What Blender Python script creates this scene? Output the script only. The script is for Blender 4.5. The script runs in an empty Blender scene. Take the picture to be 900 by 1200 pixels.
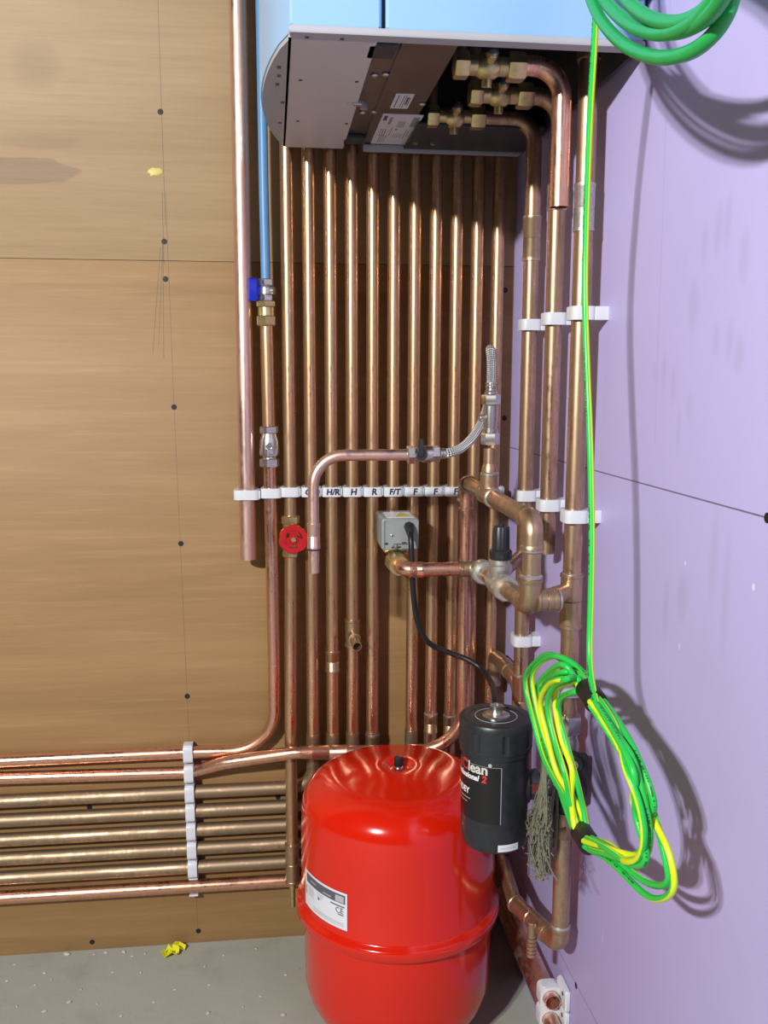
import bpy, bmesh, math, random
from math import sin, cos, pi, radians, hypot, atan2
from mathutils import Vector, Matrix

S = bpy.context.scene
COL = S.collection
random.seed(7)

# ------------------------------------------------------------------ camera
# metres; x along the plywood wall (corner at 0), y into it (plywood face y=0), z up
F_PX = 1091.1
PITCH, YAW, ROLL = 0.14922, 0.11862, 0.002945
CAM = Vector((-0.388, -1.5, 0.971))
cp, sp, cy_, sy_ = cos(PITCH), sin(PITCH), cos(YAW), sin(YAW)
c_f = Vector((sy_*cp, cy_*cp, -sp))
_r = Vector((cy_, -sy_, 0)); _u = _r.cross(c_f)
c_r = _r*cos(ROLL) + _u*sin(ROLL)
c_u = _u*cos(ROLL) - _r*sin(ROLL)
cam_d = bpy.data.cameras.new('camera')
cam_d.sensor_fit = 'VERTICAL'; cam_d.sensor_height = 36.0
cam_d.lens = F_PX/1200*36.0
cam_d.clip_start = 0.02
cam = bpy.data.objects.new('camera', cam_d); COL.objects.link(cam)
m = Matrix((( c_r.x, c_u.x, -c_f.x, CAM.x), (c_r.y, c_u.y, -c_f.y, CAM.y), (c_r.z, c_u.z, -c_f.z, CAM.z), (0, 0, 0, 1)))
cam.matrix_world = m
S.camera = cam

# ------------------------------------------------------------------ light
W = bpy.data.worlds.new('world'); S.world = W; W.use_nodes = True
bg = W.node_tree.nodes['Background']
bg.inputs[0].default_value = (0.80, 0.90, 1.0, 1); bg.inputs[1].default_value = 0.034
def area(name, loc, target, size, power, color):
    l = bpy.data.lights.new(name, 'AREA'); l.shape = 'RECTANGLE'; l.size, l.size_y = size
    l.energy = power; l.color = color
    o = bpy.data.objects.new(name, l); COL.objects.link(o); o.location = loc
    o.rotation_euler = (Vector(target)-Vector(loc)).to_track_quat('-Z', 'Y').to_euler()
    return o
# twin-headed work light standing to the left behind the photographer
area('work_light', (-1.475, -2.045, 1.67), (-0.35, 0, 0.45), (0.06, 0.05), 35, (1.0, 0.975, 0.945))
area('work_light', (-1.41, -2.12, 1.67), (-0.35, 0, 0.45), (0.06, 0.05), 35, (1.0, 0.975, 0.945))
S.view_settings.view_transform = 'Standard'; S.view_settings.look = 'None'
S.view_settings.exposure = 0.0; S.view_settings.gamma = 1.0
S.view_settings.use_curve_mapping = False

# ------------------------------------------------------------------ helpers
def pix(px, py):
    return c_r*((px-450)/F_PX) - c_u*((py-600)/F_PX) + c_f
def at_back(px, py, d=0.0):      # the point d metres in front of the plywood
    r = pix(px, py); return CAM + r*((-d-CAM.y)/r.y)
def at_right(px, py, d=0.0):     # the point d metres in front of the lilac board
    r = pix(px, py); return CAM + r*((-d-CAM.x)/r.x)
def at_floor(px, py, z=0.0):
    r = pix(px, py); return CAM + r*((z-CAM.z)/r.z)
V = Vector

def frame_of(t):
    t = t.normalized()
    a = V((0, 0, 1)) if abs(t.z) < .9 else V((1, 0, 0))
    n = t.cross(a).normalized(); return n, t.cross(n)

def fil(pts, R, n=9):            # polyline with rounded corners
    pts = [V(p) for p in pts]
    if not isinstance(R, (list, tuple)): R = [R]*(len(pts)-2)
    out = [pts[0]]
    for i in range(1, len(pts)-1):
        p, a, b = pts[i], pts[i-1], pts[i+1]
        u, v = (a-p).normalized(), (b-p).normalized()
        ang = u.angle(v)
        if ang > 3.12 or R[i-1] <= 0: out.append(p); continue
        t = min(R[i-1]/math.tan(ang/2), .49*(a-p).length if i > 1 else .98*(a-p).length, .49*(b-p).length if i < len(pts)-2 else .98*(b-p).length)
        r = t*math.tan(ang/2)
        c = p + (u+v).normalized()*(r/sin(ang/2))
        s, e = p+u*t-c, p+v*t-c
        w = s.angle(e)
        for k in range(n+1):
            f = k/n
            out.append(c + (s*sin((1-f)*w)+e*sin(f*w))/sin(w))
    out.append(pts[-1]); return out

def smooth(pts, sub=6, closed=False):   # Catmull-Rom
    pts = [V(p) for p in pts]; n = len(pts); out = []
    rng = range(n) if closed else range(n-1)
    for i in rng:
        if closed: a, b, c, d = pts[(i-1) % n], pts[i], pts[(i+1) % n], pts[(i+2) % n]
        else: a, b, c, d = pts[max(i-1, 0)], pts[i], pts[i+1], pts[min(i+2, n-1)]
        for k in range(sub):
            t = k/sub
            out.append(.5*((2*b)+(c-a)*t+(2*a-5*b+4*c-d)*t*t+(3*b-3*c+d-a)*t**3))
    if not closed: out.append(pts[-1])
    return out

class MB:
    def __init__(s):
        s.bm = bmesh.new(); s.uv = s.bm.loops.layers.uv.new('UVMap')
    def rings(s, rings, closed=False, uvs=None, capa=True, capb=True, loop=False):
        bm = s.bm; n = len(rings[0])
        vs = [[bm.verts.new(p) for p in r] for r in rings]
        L = len(vs)
        for i in range(L if loop else L-1):
            j = (i+1) % L
            for k in range(n):
                k2 = (k+1) % n
                try: f = bm.faces.new((vs[i][k], vs[i][k2], vs[j][k2], vs[j][k]))
                except ValueError: continue
                v0, v1 = (uvs[i], uvs[i+1]) if uvs else (i, i+1)
                for lp, uv in zip(f.loops, ((k/n, v0), ((k+1)/n, v0), ((k+1)/n, v1), (k/n, v1))): lp[s.uv].uv = uv
        if not loop:
            if capa: bm.faces.new(list(reversed(vs[0])))
            if capb: bm.faces.new(vs[-1])
        return s
    def tube(s, pts, r, seg=16, a='cap', b='cap', loop=False, hollow=.0012, u0=0.0):
        pts = [V(p) for p in pts]; n = len(pts)
        T = []
        for i in range(n):
            if loop: t = pts[(i+1) % n]-pts[i-1]
            else: t = pts[min(i+1, n-1)]-pts[max(i-1, 0)]
            T.append(t.normalized())
        nrm, _ = frame_of(T[0]); hol = 0.0
        if u0: nrm = Matrix.Rotation(u0*2*pi, 3, T[0]) @ nrm
        if loop:      # spread the closing twist along the whole loop
            q = nrm.copy()
            for i in range(n): q = T[i].rotation_difference(T[(i+1) % n]) @ q
            hol = atan2(T[0].dot(nrm.cross(q)), nrm.dot(q))
        rings, uvs, acc = [], [], 0
        rr = r if isinstance(r, (list, tuple)) else [r]*n
        for i in range(n):
            if i:
                acc += (pts[i]-pts[i-1]).length
                nrm = T[i-1].rotation_difference(T[i]) @ nrm
                nrm = (nrm - T[i]*nrm.dot(T[i])).normalized()
                if hol: nrm = Matrix.Rotation(-hol/n, 3, T[i]) @ nrm
            bi = T[i].cross(nrm)
            rings.append([pts[i]+(nrm*cos(2*pi*k/seg)+bi*sin(2*pi*k/seg))*rr[i] for k in range(seg)]); uvs.append(acc)
        def inner(end):
            p, t = (pts[0], T[0]) if end == 'a' else (pts[-1], -T[-1])
            ring = rings[0] if end == 'a' else rings[-1]
            R0 = rr[0] if end == 'a' else rr[-1]
            f = (R0-hollow)/R0
            r1 = [p+(q-p)*f for q in ring]; r2 = [q+t*.035 for q in r1]
            return r1, r2
        if a == 'open' and not loop:
            r1, r2 = inner('a'); rings = [r2, r1]+rings; uvs = [uvs[0]-.036, uvs[0]-.001]+uvs
        if b == 'open' and not loop:
            r1, r2 = inner('b'); rings = rings+[r1, r2]; uvs = uvs+[uvs[-1]+.001, uvs[-1]+.036]
        if loop: uvs.append(acc+(pts[0]-pts[-1]).length)
        return s.rings(rings, uvs=uvs, loop=loop)
    def lathe(s, p0, axis, prof, seg=32, rot=0):
        p0 = V(p0); ax = V(axis).normalized(); n, b = frame_of(ax)
        rings = [[p0+ax*t+(n*cos(rot+2*pi*k/seg)+b*sin(rot+2*pi*k/seg))*max(r, 1e-5) for k in range(seg)] for t, r in prof]
        return s.rings(rings)
    def cyl(s, p0, p1, r, seg=20, ch=.0006):
        d = V(p1)-V(p0); L = d.length; ch = min(ch, L*.3, r*.4)
        return s.lathe(p0, d, [(0, r-ch), (ch, r), (L-ch, r), (L, r-ch)], seg)
    def hex(s, p0, p1, r, rot=0, seg=6):
        d = V(p1)-V(p0); L = d.length
        return s.lathe(p0, d, [(0, r*.9), (L*.12, r), (L*.88, r), (L, r*.9)], seg, rot)
    def box(s, c, size, ch=.0008, rot=None):
        c = V(c); x, y, z = [q/2 for q in size]; ch = min(ch, x*.5, y*.5, z*.5)
        def ring(zz, i): return [V(p) for p in ((x-i, -y+i+ch, zz), (x-i, y-i-ch, zz), (x-i-ch, y-i, zz), (-x+i+ch, y-i, zz), (-x+i, y-i-ch, zz), (-x+i, -y+i+ch, zz), (-x+i+ch, -y+i, zz), (x-i-ch, -y+i, zz))]
        if ch <= 0: rs = [[V((x, -y, q)), V((x, y, q)), V((-x, y, q)), V((-x, -y, q))] for q in (-z, z)]
        else: rs = [ring(-z, ch*.7), ring(-z+ch, 0), ring(z-ch, 0), ring(z, ch*.7)]
        M3 = rot if rot else Matrix.Identity(3)
        return s.rings([[c+M3 @ p for p in r] for r in rs])
    def prism(s, poly, ext, ch=0):    # polygon (list of Vector) pushed along ext
        e = V(ext); return s.rings([[V(p) for p in poly], [V(p)+e for p in poly]])
    def ball(s, c, r, seg=12):
        return s.lathe(V(c)-V((0, 0, r)), (0, 0, 1), [(r-r*cos(pi*k/8), r*sin(pi*k/8)) for k in range(9)], seg)
    def build(s, name, mat, parent=None, origin=None, flat=False, ang=35, kind=None):
        bmesh.ops.recalc_face_normals(s.bm, faces=s.bm.faces)
        me = bpy.data.meshes.new(name)
        root = parent
        while root is not None and root.parent is not None: root = root.parent
        off = V((0, 0, 0))
        if root is not None: off = root.location.copy()
        elif origin is not None: off = V(origin)
        if off.length: bmesh.ops.translate(s.bm, verts=s.bm.verts, vec=-off)
        s.bm.to_mesh(me); s.bm.free()
        if not flat:
            me.polygons.foreach_set('use_smooth', [True]*len(me.polygons))
            me.set_sharp_from_angle(angle=radians(ang))
        me.materials.append(mat)
        o = bpy.data.objects.new(name, me); COL.objects.link(o)
        if root is None: o.location = off
        if parent is not None:
            o.parent = parent
        if kind: o['kind'] = kind
        return o

def thing(name, label, cat, loc, group=None):
    o = bpy.data.objects.new(name, None); COL.objects.link(o); o.empty_display_size = .02
    o.location = V(loc); o['label'] = label; o['category'] = cat
    if group: o['group'] = group
    return o
def tag(o, label, cat, group=None):
    o['label'] = label; o['category'] = cat
    if group: o['group'] = group
    return o

def text_verts(txt, size, bold=0.0, shear=0.0):   # lettering as flat faces, centred
    c = bpy.data.curves.new('t', 'FONT'); c.body = txt; c.size = size; c.offset = bold; c.shear = shear
    c.align_x = 'CENTER'; c.align_y = 'CENTER'; c.resolution_u = 3
    o = bpy.data.objects.new('t', c); COL.objects.link(o)
    bpy.context.view_layer.update()
    me = bpy.data.meshes.new_from_object(o.evaluated_get(bpy.context.evaluated_depsgraph_get()))
    vs = [v.co.copy() for v in me.vertices]; fs = [tuple(p.vertices) for p in me.polygons]
    bpy.data.objects.remove(o); bpy.data.curves.remove(c); bpy.data.meshes.remove(me)
    return vs, fs
def text_on(mb, txt, size, fn, bold=0.0, shear=0.0):
    vs, fs = text_verts(txt, size, bold, shear)
    bv = [mb.bm.verts.new(fn(v.x, v.y)) for v in vs]
    for f in fs:
        try: mb.bm.faces.new([bv[i] for i in f])
        except ValueError: pass

def patch(mb, fn, u0, u1, v0, v1, nu=10, nv=2):      # a thin sheet following fn(u,v)
    g = [[mb.bm.verts.new(fn(u0+(u1-u0)*i/nu, v0+(v1-v0)*j/nv)) for j in range(nv+1)] for i in range(nu+1)]
    for i in range(nu):
        for j in range(nv): mb.bm.faces.new((g[i][j], g[i+1][j], g[i+1][j+1], g[i][j+1]))

# ------------------------------------------------------------------ materials
class NT:
    def __init__(s, name):
        s.m = bpy.data.materials.new(name); s.m.use_nodes = True; s.t = s.m.node_tree
        s.b = s.t.nodes['Principled BSDF']
    def n(s, typ, ins=None, **kw):
        nd = s.t.nodes.new(typ)
        for k, v in kw.items(): setattr(nd, k, v)
        for k, v in (ins or {}).items(): s.inp(nd.inputs[k], v)
        return nd
    def inp(s, sock, v):
        if isinstance(v, bpy.types.NodeSocket): s.t.links.new(v, sock)
        else: sock.default_value = v
    def math(s, op, a, b=0.0, c=0.0, clamp=False):
        nd = s.n('ShaderNodeMath', operation=op, use_clamp=clamp)
        for i, v in enumerate((a, b, c)): s.inp(nd.inputs[i], v)
        return nd.outputs[0]
    def mix(s, f, a, b):
        nd = s.n('ShaderNodeMix', data_type='RGBA')
        s.inp(nd.inputs[0], f); s.inp(nd.inputs[6], a); s.inp(nd.inputs[7], b); return nd.outputs[2]
    def noise(s, scale=(1, 1, 1), sc=5.0, det=4.0, rough=.55, dist=0.0, coord='Object', off=(0, 0, 0)):
        tc = s.n('ShaderNodeTexCoord')
        mp = s.n('ShaderNodeMapping', {0: tc.outputs[coord], 3: scale, 1: off})
        return s.n('ShaderNodeTexNoise', {'Vector': mp.outputs[0], 'Scale': sc, 'Detail': det, 'Roughness': rough, 'Distortion': dist}).outputs[0]
    def ramp(s, f, lo, hi):
        nd = s.n('ShaderNodeMapRange', {0: f, 1: lo, 2: hi}); nd.clamp = True; return nd.outputs[0]
    def xyz(s, coord='Object'):
        tc = s.n('ShaderNodeTexCoord'); sx = s.n('ShaderNodeSeparateXYZ', {0: tc.outputs[coord]}); return sx.outputs
    def bump(s, h, strength=.2, dist=.002):
        nd = s.n('ShaderNodeBump', {'Strength': strength, 'Distance': dist, 'Height': h}); s.inp(s.b.inputs['Normal'], nd.outputs[0])
    def set(s, **kw):
        for k, v in kw.items(): s.inp(s.b.inputs[k.replace('_', ' ')], v)
        return s
def C4(c): return (c[0], c[1], c[2], 1)
def sr(r, g, b):
    f = lambda c: (c/255/12.92 if c/255 <= .04045 else ((c/255+.055)/1.055)**2.4)
    return (f(r), f(g), f(b), 1)

def plain(name, col, rough=.5, metal=0.0, var=.12, sc=60.0, **kw):
    t = NT(name); n = t.noise(sc=sc)
    c2 = tuple(q*(1-var) for q in col[:3])+(1,)
    t.set(Base_Color=t.mix(t.ramp(n, .3, .7), C4(col), c2), Roughness=t.ramp(t.noise(sc=sc*1.7), -1.0+rough, 1.0+rough) if False else rough, Metallic=metal)
    for k, v in kw.items(): t.inp(t.b.inputs[k.replace('_', ' ')], v)
    return t.m

def copper(name, bright, dull, amount, r0, r1, st=(1, 1, .25)):
    t = NT(name)
    big = t.noise(st, sc=26, det=5, rough=.65)
    fine = t.noise((1, 1, .6), sc=160, det=3)
    mid = t.noise(st, sc=85, det=4, rough=.7, off=(2, 5, 1))
    f = t.ramp(t.math('ADD', t.math('ADD', t.math('MULTIPLY', big, .45), t.math('MULTIPLY', mid, .35)), t.math('MULTIPLY', fine, .2)), .60-amount*.35, .72-amount*.30)
    dark = t.math('MULTIPLY', t.ramp(mid, .58, .78), amount*.65)
    d2 = tuple(q*.45 for q in dull[:3])+(1,)
    t.set(Base_Color=t.mix(dark, t.mix(f, bright, dull), d2), Metallic=t.math('SUBTRACT', 1.0, t.math('MULTIPLY', f, .12)), Roughness=t.math('ADD', r0, t.math('MULTIPLY', f, r1-r0)))
    t.bump(fine, .06, .001)
    return t.m

M = {}
M['copper_bright'] = copper('bright_copper', (0.88, 0.50, 0.36, 1), (0.62, 0.33, 0.21, 1), .45, .24, .42)
M['copper_pink'] = copper('scuffed_pink_copper', (0.90, 0.62, 0.52, 1), (0.72, 0.46, 0.36, 1), .5, .30, .46)
M['copper_aged'] = copper('aged_copper', (0.86, 0.50, 0.31, 1), (0.50, 0.33, 0.18, 1), .6, .20, .40)
M['copper_brown'] = copper('browned_copper', (0.64, 0.44, 0.29, 1), (0.40, 0.29, 0.18, 1), .6, .30, .46)
M['copper_olive'] = copper('weathered_copper', (0.70, 0.45, 0.30, 1), (0.40, 0.27, 0.17, 1), .6, .24, .42)
M['copper_horiz'] = copper('tarnished_copper', (0.80, 0.52, 0.34, 1), (0.34, 0.25, 0.16, 1), .70, .30, .52, (.22, 1, 1))
M['solder'] = plain('solder', (.62, .60, .56), .4, .9, .3, 300)
M['brass'] = plain('brass', (.72, .58, .28), .33, .9, .25, 120)
M['chrome'] = plain('nickel_plated_brass', (.74, .73, .69), .30, 1.0, .2, 150)
M['nickel_satin'] = plain('satin_nickel', (.62, .62, .57), .42, .85, .2, 120)
M['steel'] = plain('steel', (.6, .6, .6), .3, 1.0, .2, 200)
M['clip_white'] = plain('white_plastic', (.66, .69, .74), .38, 0, .06)
M['ink'] = plain('marker_ink', (.012, .015, .05), .6, 0, .2)
M['black'] = plain('black_plastic', (.022, .025, .030), .38, 0, .4, 90)
M['black_soft'] = plain('black_pvc', (.010, .010, .012), .42, 0, .3, 90)
M['dark_label'] = plain('label_black', (.008, .008, .009), .28, 0, .2, 50)
M['blue_pipe'] = plain('blue_polythene', (.10, .27, .50), .42, 0, .1, 40)
M['blue_handle'] = plain('blue_enamel', (.005, .02, .42), .3, 0, .1, 60)
M['red_wheel'] = plain('red_enamel', (.48, .008, .010), .3, 0, .2, 80)
M['red_dull'] = plain('dull_red_plastic', (.12, .018, .018), .5, 0, .2, 80)
M['white_label'] = plain('paper_white', (.70, .72, .78), .45, 0, .04)
M['white_print'] = plain('white_print', (.75, .75, .75), .5, 0, .04)
M['silver_print'] = plain('silver_print', (.58, .58, .52), .45, 0, .04)
M['red_print'] = plain('red_print', (.55, .03, .03), .45, 0, .04)
M['print_grey'] = plain('print_grey', (.10, .10, .12), .6, 0, .05)
M['print_pale'] = plain('print_pale', (.42, .43, .47), .6, 0, .05)
M['film_blue'] = plain('blue_filmed_white_panel', (.29, .51, .80), .28, 0, .05, 8)
M['casing_white'] = plain('white_plastic_panel', (.60, .58, .60), .42, 0, .05, 12)
M['casing_grey'] = plain('grey_plastic_edge', (.41, .42, .45), .42, 0, .05, 12)
M['gap'] = plain('dark_seam', (.03, .035, .05), .7)
M['plate'] = plain('brushed_plate', (.27, .24, .25), .36, .9, .12, 20)
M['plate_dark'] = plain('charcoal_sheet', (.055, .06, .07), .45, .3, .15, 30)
M['actuator'] = plain('grey_plated_cover', (.33, .36, .36), .42, .25, .1, 60)
M['yellow_print'] = plain('yellow_print', (.60, .56, .05), .5)
M['tape_yellow'] = plain('yellow_tape', (.78, .78, .02), .45)
M['screw'] = plain('blackened_screw', (.005, .005, .005), .6, 0)
M['crumb'] = plain('plaster_crumb', (.52, .50, .44), .9)
M['glue'] = plain('dried_glue', (.66, .56, .16), .5)
M['rope'] = plain('grey_green_hemp', (.20, .20, .135), .9, 0, .4, 400)
M['braid_core'] = None

def red_vessel():
    t = NT('red_gloss_enamel')
    n = t.noise(sc=7)
    t.set(Base_Color=t.mix(n, (.64, .014, .002, 1), (.58, .010, .002, 1)), Roughness=.16)
    t.inp(t.b.inputs['Coat Weight'], .3); t.inp(t.b.inputs['Coat Roughness'], .08)
    t.bump(t.noise(sc=38, det=2), .05, .002)
    return t.m
M['red_vessel'] = red_vessel()

def cable_mat(name, twist, w, ph=0.0):
    t = NT(name); tc = t.n('ShaderNodeTexCoord'); s = t.n('ShaderNodeSeparateXYZ', {0: tc.outputs['UV']})
    f = t.math('FRACT', t.math('ADD', t.math('ADD', s.outputs[0], t.math('MULTIPLY', s.outputs[1], twist)), 4.0+ph))
    y = t.math('LESS_THAN', f, w)
    # small dark print running along the middle of the green side, in short runs
    lane = t.math('LESS_THAN', t.math('ABSOLUTE', t.math('SUBTRACT', f, w+.22)), .05)
    run = t.math('LESS_THAN', t.math('FRACT', t.math('MULTIPLY', s.outputs[1], 6.5)), .45)
    dash = t.math('GREATER_THAN', t.n('ShaderNodeTexWhiteNoise', {'W': t.math('FLOOR', t.math('MULTIPLY', s.outputs[1], 900.0))}, noise_dimensions='1D').outputs[0], .45)
    k = t.math('MULTIPLY', t.math('MULTIPLY', lane, run), t.math('MULTIPLY', dash, .8))
    c = t.mix(y, (.015, .50, .065, 1), (.62, .78, .015, 1))
    t.set(Base_Color=t.mix(k, c, (.01, .06, .02, 1)), Roughness=.34)
    return t.m
M['earth_cable'] = cable_mat('green_and_yellow_pvc', 0.0, .42, .5)
M['earth_wire'] = cable_mat('green_and_yellow_wire_pvc', 0.05, .36, .35)
M['green_cable'] = plain('green_pvc', (.010, .36, .075), .38, 0, .12, 60)

def braid_mat():
    t = NT('steel_braid'); tc = t.n('ShaderNodeTexCoord'); s = t.n('ShaderNodeSeparateXYZ', {0: tc.outputs['UV']})
    a = t.math('SINE', t.math('MULTIPLY', t.math('ADD', t.math('MULTIPLY', s.outputs[0], 7.0), t.math('MULTIPLY', s.outputs[1], 190.0)), 6.283))
    b = t.math('SINE', t.math('MULTIPLY', t.math('SUBTRACT', t.math('MULTIPLY', s.outputs[0], 7.0), t.math('MULTIPLY', s.outputs[1], 190.0)), 6.283))
    h = t.math('MULTIPLY', a, b)
    t.set(Base_Color=t.mix(t.ramp(h, -.6, .6), (.36, .38, .42, 1), (.86, .87, .88, 1)), Metallic=.75, Roughness=.45)
    t.bump(h, .8, .0015); return t.m
M['braid'] = braid_mat()

def line_mask(t, X, Z, x0, k, w, z0=None, z1=None):    # thin drawn line x = x0 + k z
    d = t.math('ABSOLUTE', t.math('SUBTRACT', X, t.math('ADD', x0, t.math('MULTIPLY', Z, k))))
    f = t.math('LESS_THAN', d, w)
    if z0 is not None: f = t.math('MULTIPLY', f, t.math('MULTIPLY', t.math('GREATER_THAN', Z, z0), t.math('LESS_THAN', Z, z1)))
    return f
def blob_mask(t, X, Z, x, z, rx, rz, n, soft=.25):
    a = t.math('DIVIDE', t.math('SUBTRACT', X, x), rx); b = t.math('DIVIDE', t.math('SUBTRACT', Z, z), rz)
    d = t.math('ADD', t.math('ADD', t.math('MULTIPLY', a, a), t.math('MULTIPLY', b, b)), t.math('MULTIPLY', t.math('SUBTRACT', n, .5), 1.6))
    return t.math('SUBTRACT', 1.0, t.ramp(d, 1-soft, 1+soft))

def plywood():
    t = NT('plywood'); X, Y, Z = t.xyz()
    g1 = t.noise((.55, 1, 7.0), sc=2.4, det=6, rough=.6, dist=.6)
    g2 = t.noise((.9, 1, 26.0), sc=6.0, det=6, rough=.65, dist=.3)
    fib = t.noise((6, 1, 150.0), sc=5.0, det=3)
    lower = t.math('LESS_THAN', Z, SEAM_Z)
    ca = t.mix(t.ramp(g1, .3, .7), (.380, .262, .140, 1), (.300, .198, .096, 1))
    cb = t.mix(t.ramp(g1, .3, .7), (.340, .205, .084, 1), (.250, .143, .052, 1))
    c = t.mix(lower, ca, cb)
    c = t.mix(t.math('MULTIPLY', t.ramp(g2, .52, .78), .34), c, (.20, .112, .042, 1))
    c = t.mix(t.math('MULTIPLY', t.ramp(g2, .46, .25), .30), c, (.46, .32, .16, 1))
    c = t.mix(t.math('MULTIPLY', t.ramp(fib, .5, .8), .10), c, (.16, .09, .035, 1))
    nn = t.noise((1, 1, 3), sc=22, det=4)
    p = at_back(22, 200); c = t.mix(t.math('MULTIPLY', blob_mask(t, X, Z, p.x, p.z, .085, .019, nn, .1), .45), c, (.15, .115, .075, 1))
    p = at_back(45, 165); c = t.mix(t.math('MULTIPLY', blob_mask(t, X, Z, p.x, p.z, .06, .012, nn, .5), .25), c, (.17, .12, .07, 1))
    p = at_back(42, 75); c = t.mix(t.math('MULTIPLY', blob_mask(t, X, Z, p.x, p.z, .03, .03, nn, .9), .3), c, (.16, .13, .06, 1))
    # pencil lines
    L = []
    def pl(x1, y1, x2, y2, w=.0006):
        a, b = at_back(x1, y1), at_back(x2, y2); k = (b.x-a.x)/(b.z-a.z)
        L.append(line_mask(t, X, Z, a.x-k*a.z, k, w, min(a.z, b.z), max(a.z, b.z)))
    pl(185, 0, 194, 265); pl(194, 225, 204, 478, .0005); pl(204, 478, 232, 1092, .0005)
    pl(190, 225, 192, 300); pl(191, 280, 186, 405); pl(188, 290, 179, 415); pl(191, 300, 192, 420); pl(190, 290, 193, 310)
    s = L[0]
    for q in L[1:]: s = t.math('MAXIMUM', s, q)
    c = t.mix(t.math('MULTIPLY', s, .45), c, (.06, .05, .04, 1))
    t.set(Base_Color=c, Roughness=.58)
    t.bump(t.math('ADD', t.math('MULTIPLY', fib, .6), g2), .10, .002)
    return t.m
SEAM_Z = at_back(130, 304.5).z
M['plywood'] = plywood()

def lilac():
    t = NT('lilac_board'); X, Y, Z = t.xyz()
    n1 = t.noise(sc=2.2, det=4); n2 = t.noise((1, 1, .55), sc=13, det=4, rough=.6)
    c = t.mix(t.ramp(n1, .35, .7), (.505, .445, .785, 1), (.475, .418, .755, 1))
    nn = t.noise((1, 1, .5), sc=30, det=4)
    # smudges left by dirty fingers
    fs = None
    for (px, py, rx, rz) in ((842, 268, .007, .02), (826, 285, .006, .018), (853, 262, .006, .02), (872, 300, .008, .02), (778, 437, .005, .018), (789, 452, .005, .018), (767, 438, .004, .008),
                             (808, 477, .005, .012), (795, 505, .004, .02), (839, 398, .006, .012), (855, 398, .006, .016), (866, 415, .008, .014), (800, 700, .01, .022), (836, 655, .007, .04),
                             (850, 700, .006, .05), (812, 360, .010, .02), (780, 715, .006, .03)):
        p = at_right(px, py); q = blob_mask(t, Y, Z, p.y, p.z, rx, rz, nn, .8)
        fs = q if fs is None else t.math('MAXIMUM', fs, q)
    c = t.mix(t.math('MULTIPLY', fs, .11), c, (.14, .115, .16, 1))
    c = t.mix(t.math('MULTIPLY', t.ramp(n2, .60, .8), .10), c, (.30, .25, .42, 1))
    wh = None
    for (px, py, rx, rz) in ((883, 688, .002, .003), (796, 758, .001, .0035), (803, 660, .0015, .002), (706, 1100, .0006, .012)):
        p = at_right(px, py); q = blob_mask(t, Y, Z, p.y, p.z, rx, rz, nn, .4)
        wh = q if wh is None else t.math('MAXIMUM', wh, q)
    c = t.mix(t.math('MULTIPLY', wh, .8), c, (.80, .78, .85, 1))
    a, b = at_right(601, 525), at_right(900, 607); k = (b.z-a.z)/(b.y-a.y)
    s = line_mask(t, Z, Y, a.z-k*a.y, k, .0008)
    a, b = at_right(662, 1128), at_right(692, 1185); k = (b.z-a.z)/(b.y-a.y)
    s = t.math('MAXIMUM', s, t.math('MULTIPLY', line_mask(t, Z, Y, a.z-k*a.y, k, .0006), 1.0))
    c = t.mix(t.math('MULTIPLY', s, .75), c, (.05, .04, .06, 1))
    a, b = at_right(780, 160), at_right(768, 500); k = (b.y-a.y)/(b.z-a.z)
    c = t.mix(t.math('MULTIPLY', line_mask(t, Y, Z, a.y-k*a.z, k, .0006, .9, 1.4), .22), c, (.12, .1, .14, 1))
    t.set(Base_Color=c, Roughness=.5); t.bump(t.noise(sc=120, det=2), .04, .001)
    return t.m
M['lilac'] = lilac()

def concrete():
    t = NT('concrete'); n1 = t.noise(sc=3.0, det=6, rough=.6); n2 = t.noise(sc=40, det=6, rough=.7); n3 = t.noise(sc=11, det=4, off=(3, 2, 0))
    c = t.mix(t.ramp(n1, .3, .7), (.390, .410, .350, 1), (.325, .340, .290, 1))
    c = t.mix(t.math('MULTIPLY', t.ramp(n3, .55, .75), .45), c, (.23, .22, .195, 1))
    c = t.mix(t.math('MULTIPLY', t.ramp(n2, .60, .75), .4), c, (.50, .50, .46, 1))
    c = t.mix(t.math('MULTIPLY', t.ramp(n2, .36, .26), .5), c, (.11, .10, .09, 1))
    t.set(Base_Color=c, Roughness=.72); t.bump(n2, .25, .003); return t.m
M['concrete'] = concrete()

# ------------------------------------------------------------------ setting
def struct(o): o['kind'] = 'structure'; return o
b = MB()
b.box((-1.25, .012, (SEAM_Z-.0004)/2), (2.5, .024, SEAM_Z-.0004), .0004)
b.box((-1.25, .012, (SEAM_Z+.0004+2.5)/2), (2.5, .024, 2.5-SEAM_Z-.0004), .0004)
b.box((-1.25, .034, 1.25), (2.5, .02, 2.5), 0)
struct(b.build('wall_back', M['plywood']))
b = MB(); b.box((.0125, -1.5, 1.25), (.025, 3.1, 2.5), .0006); struct(b.build('wall_right', M['lilac']))
b = MB(); b.box((-1.2, -1.47, -.03), (2.6, 3.06, .06), 0); struct(b.build('floor', M['concrete']))

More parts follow.
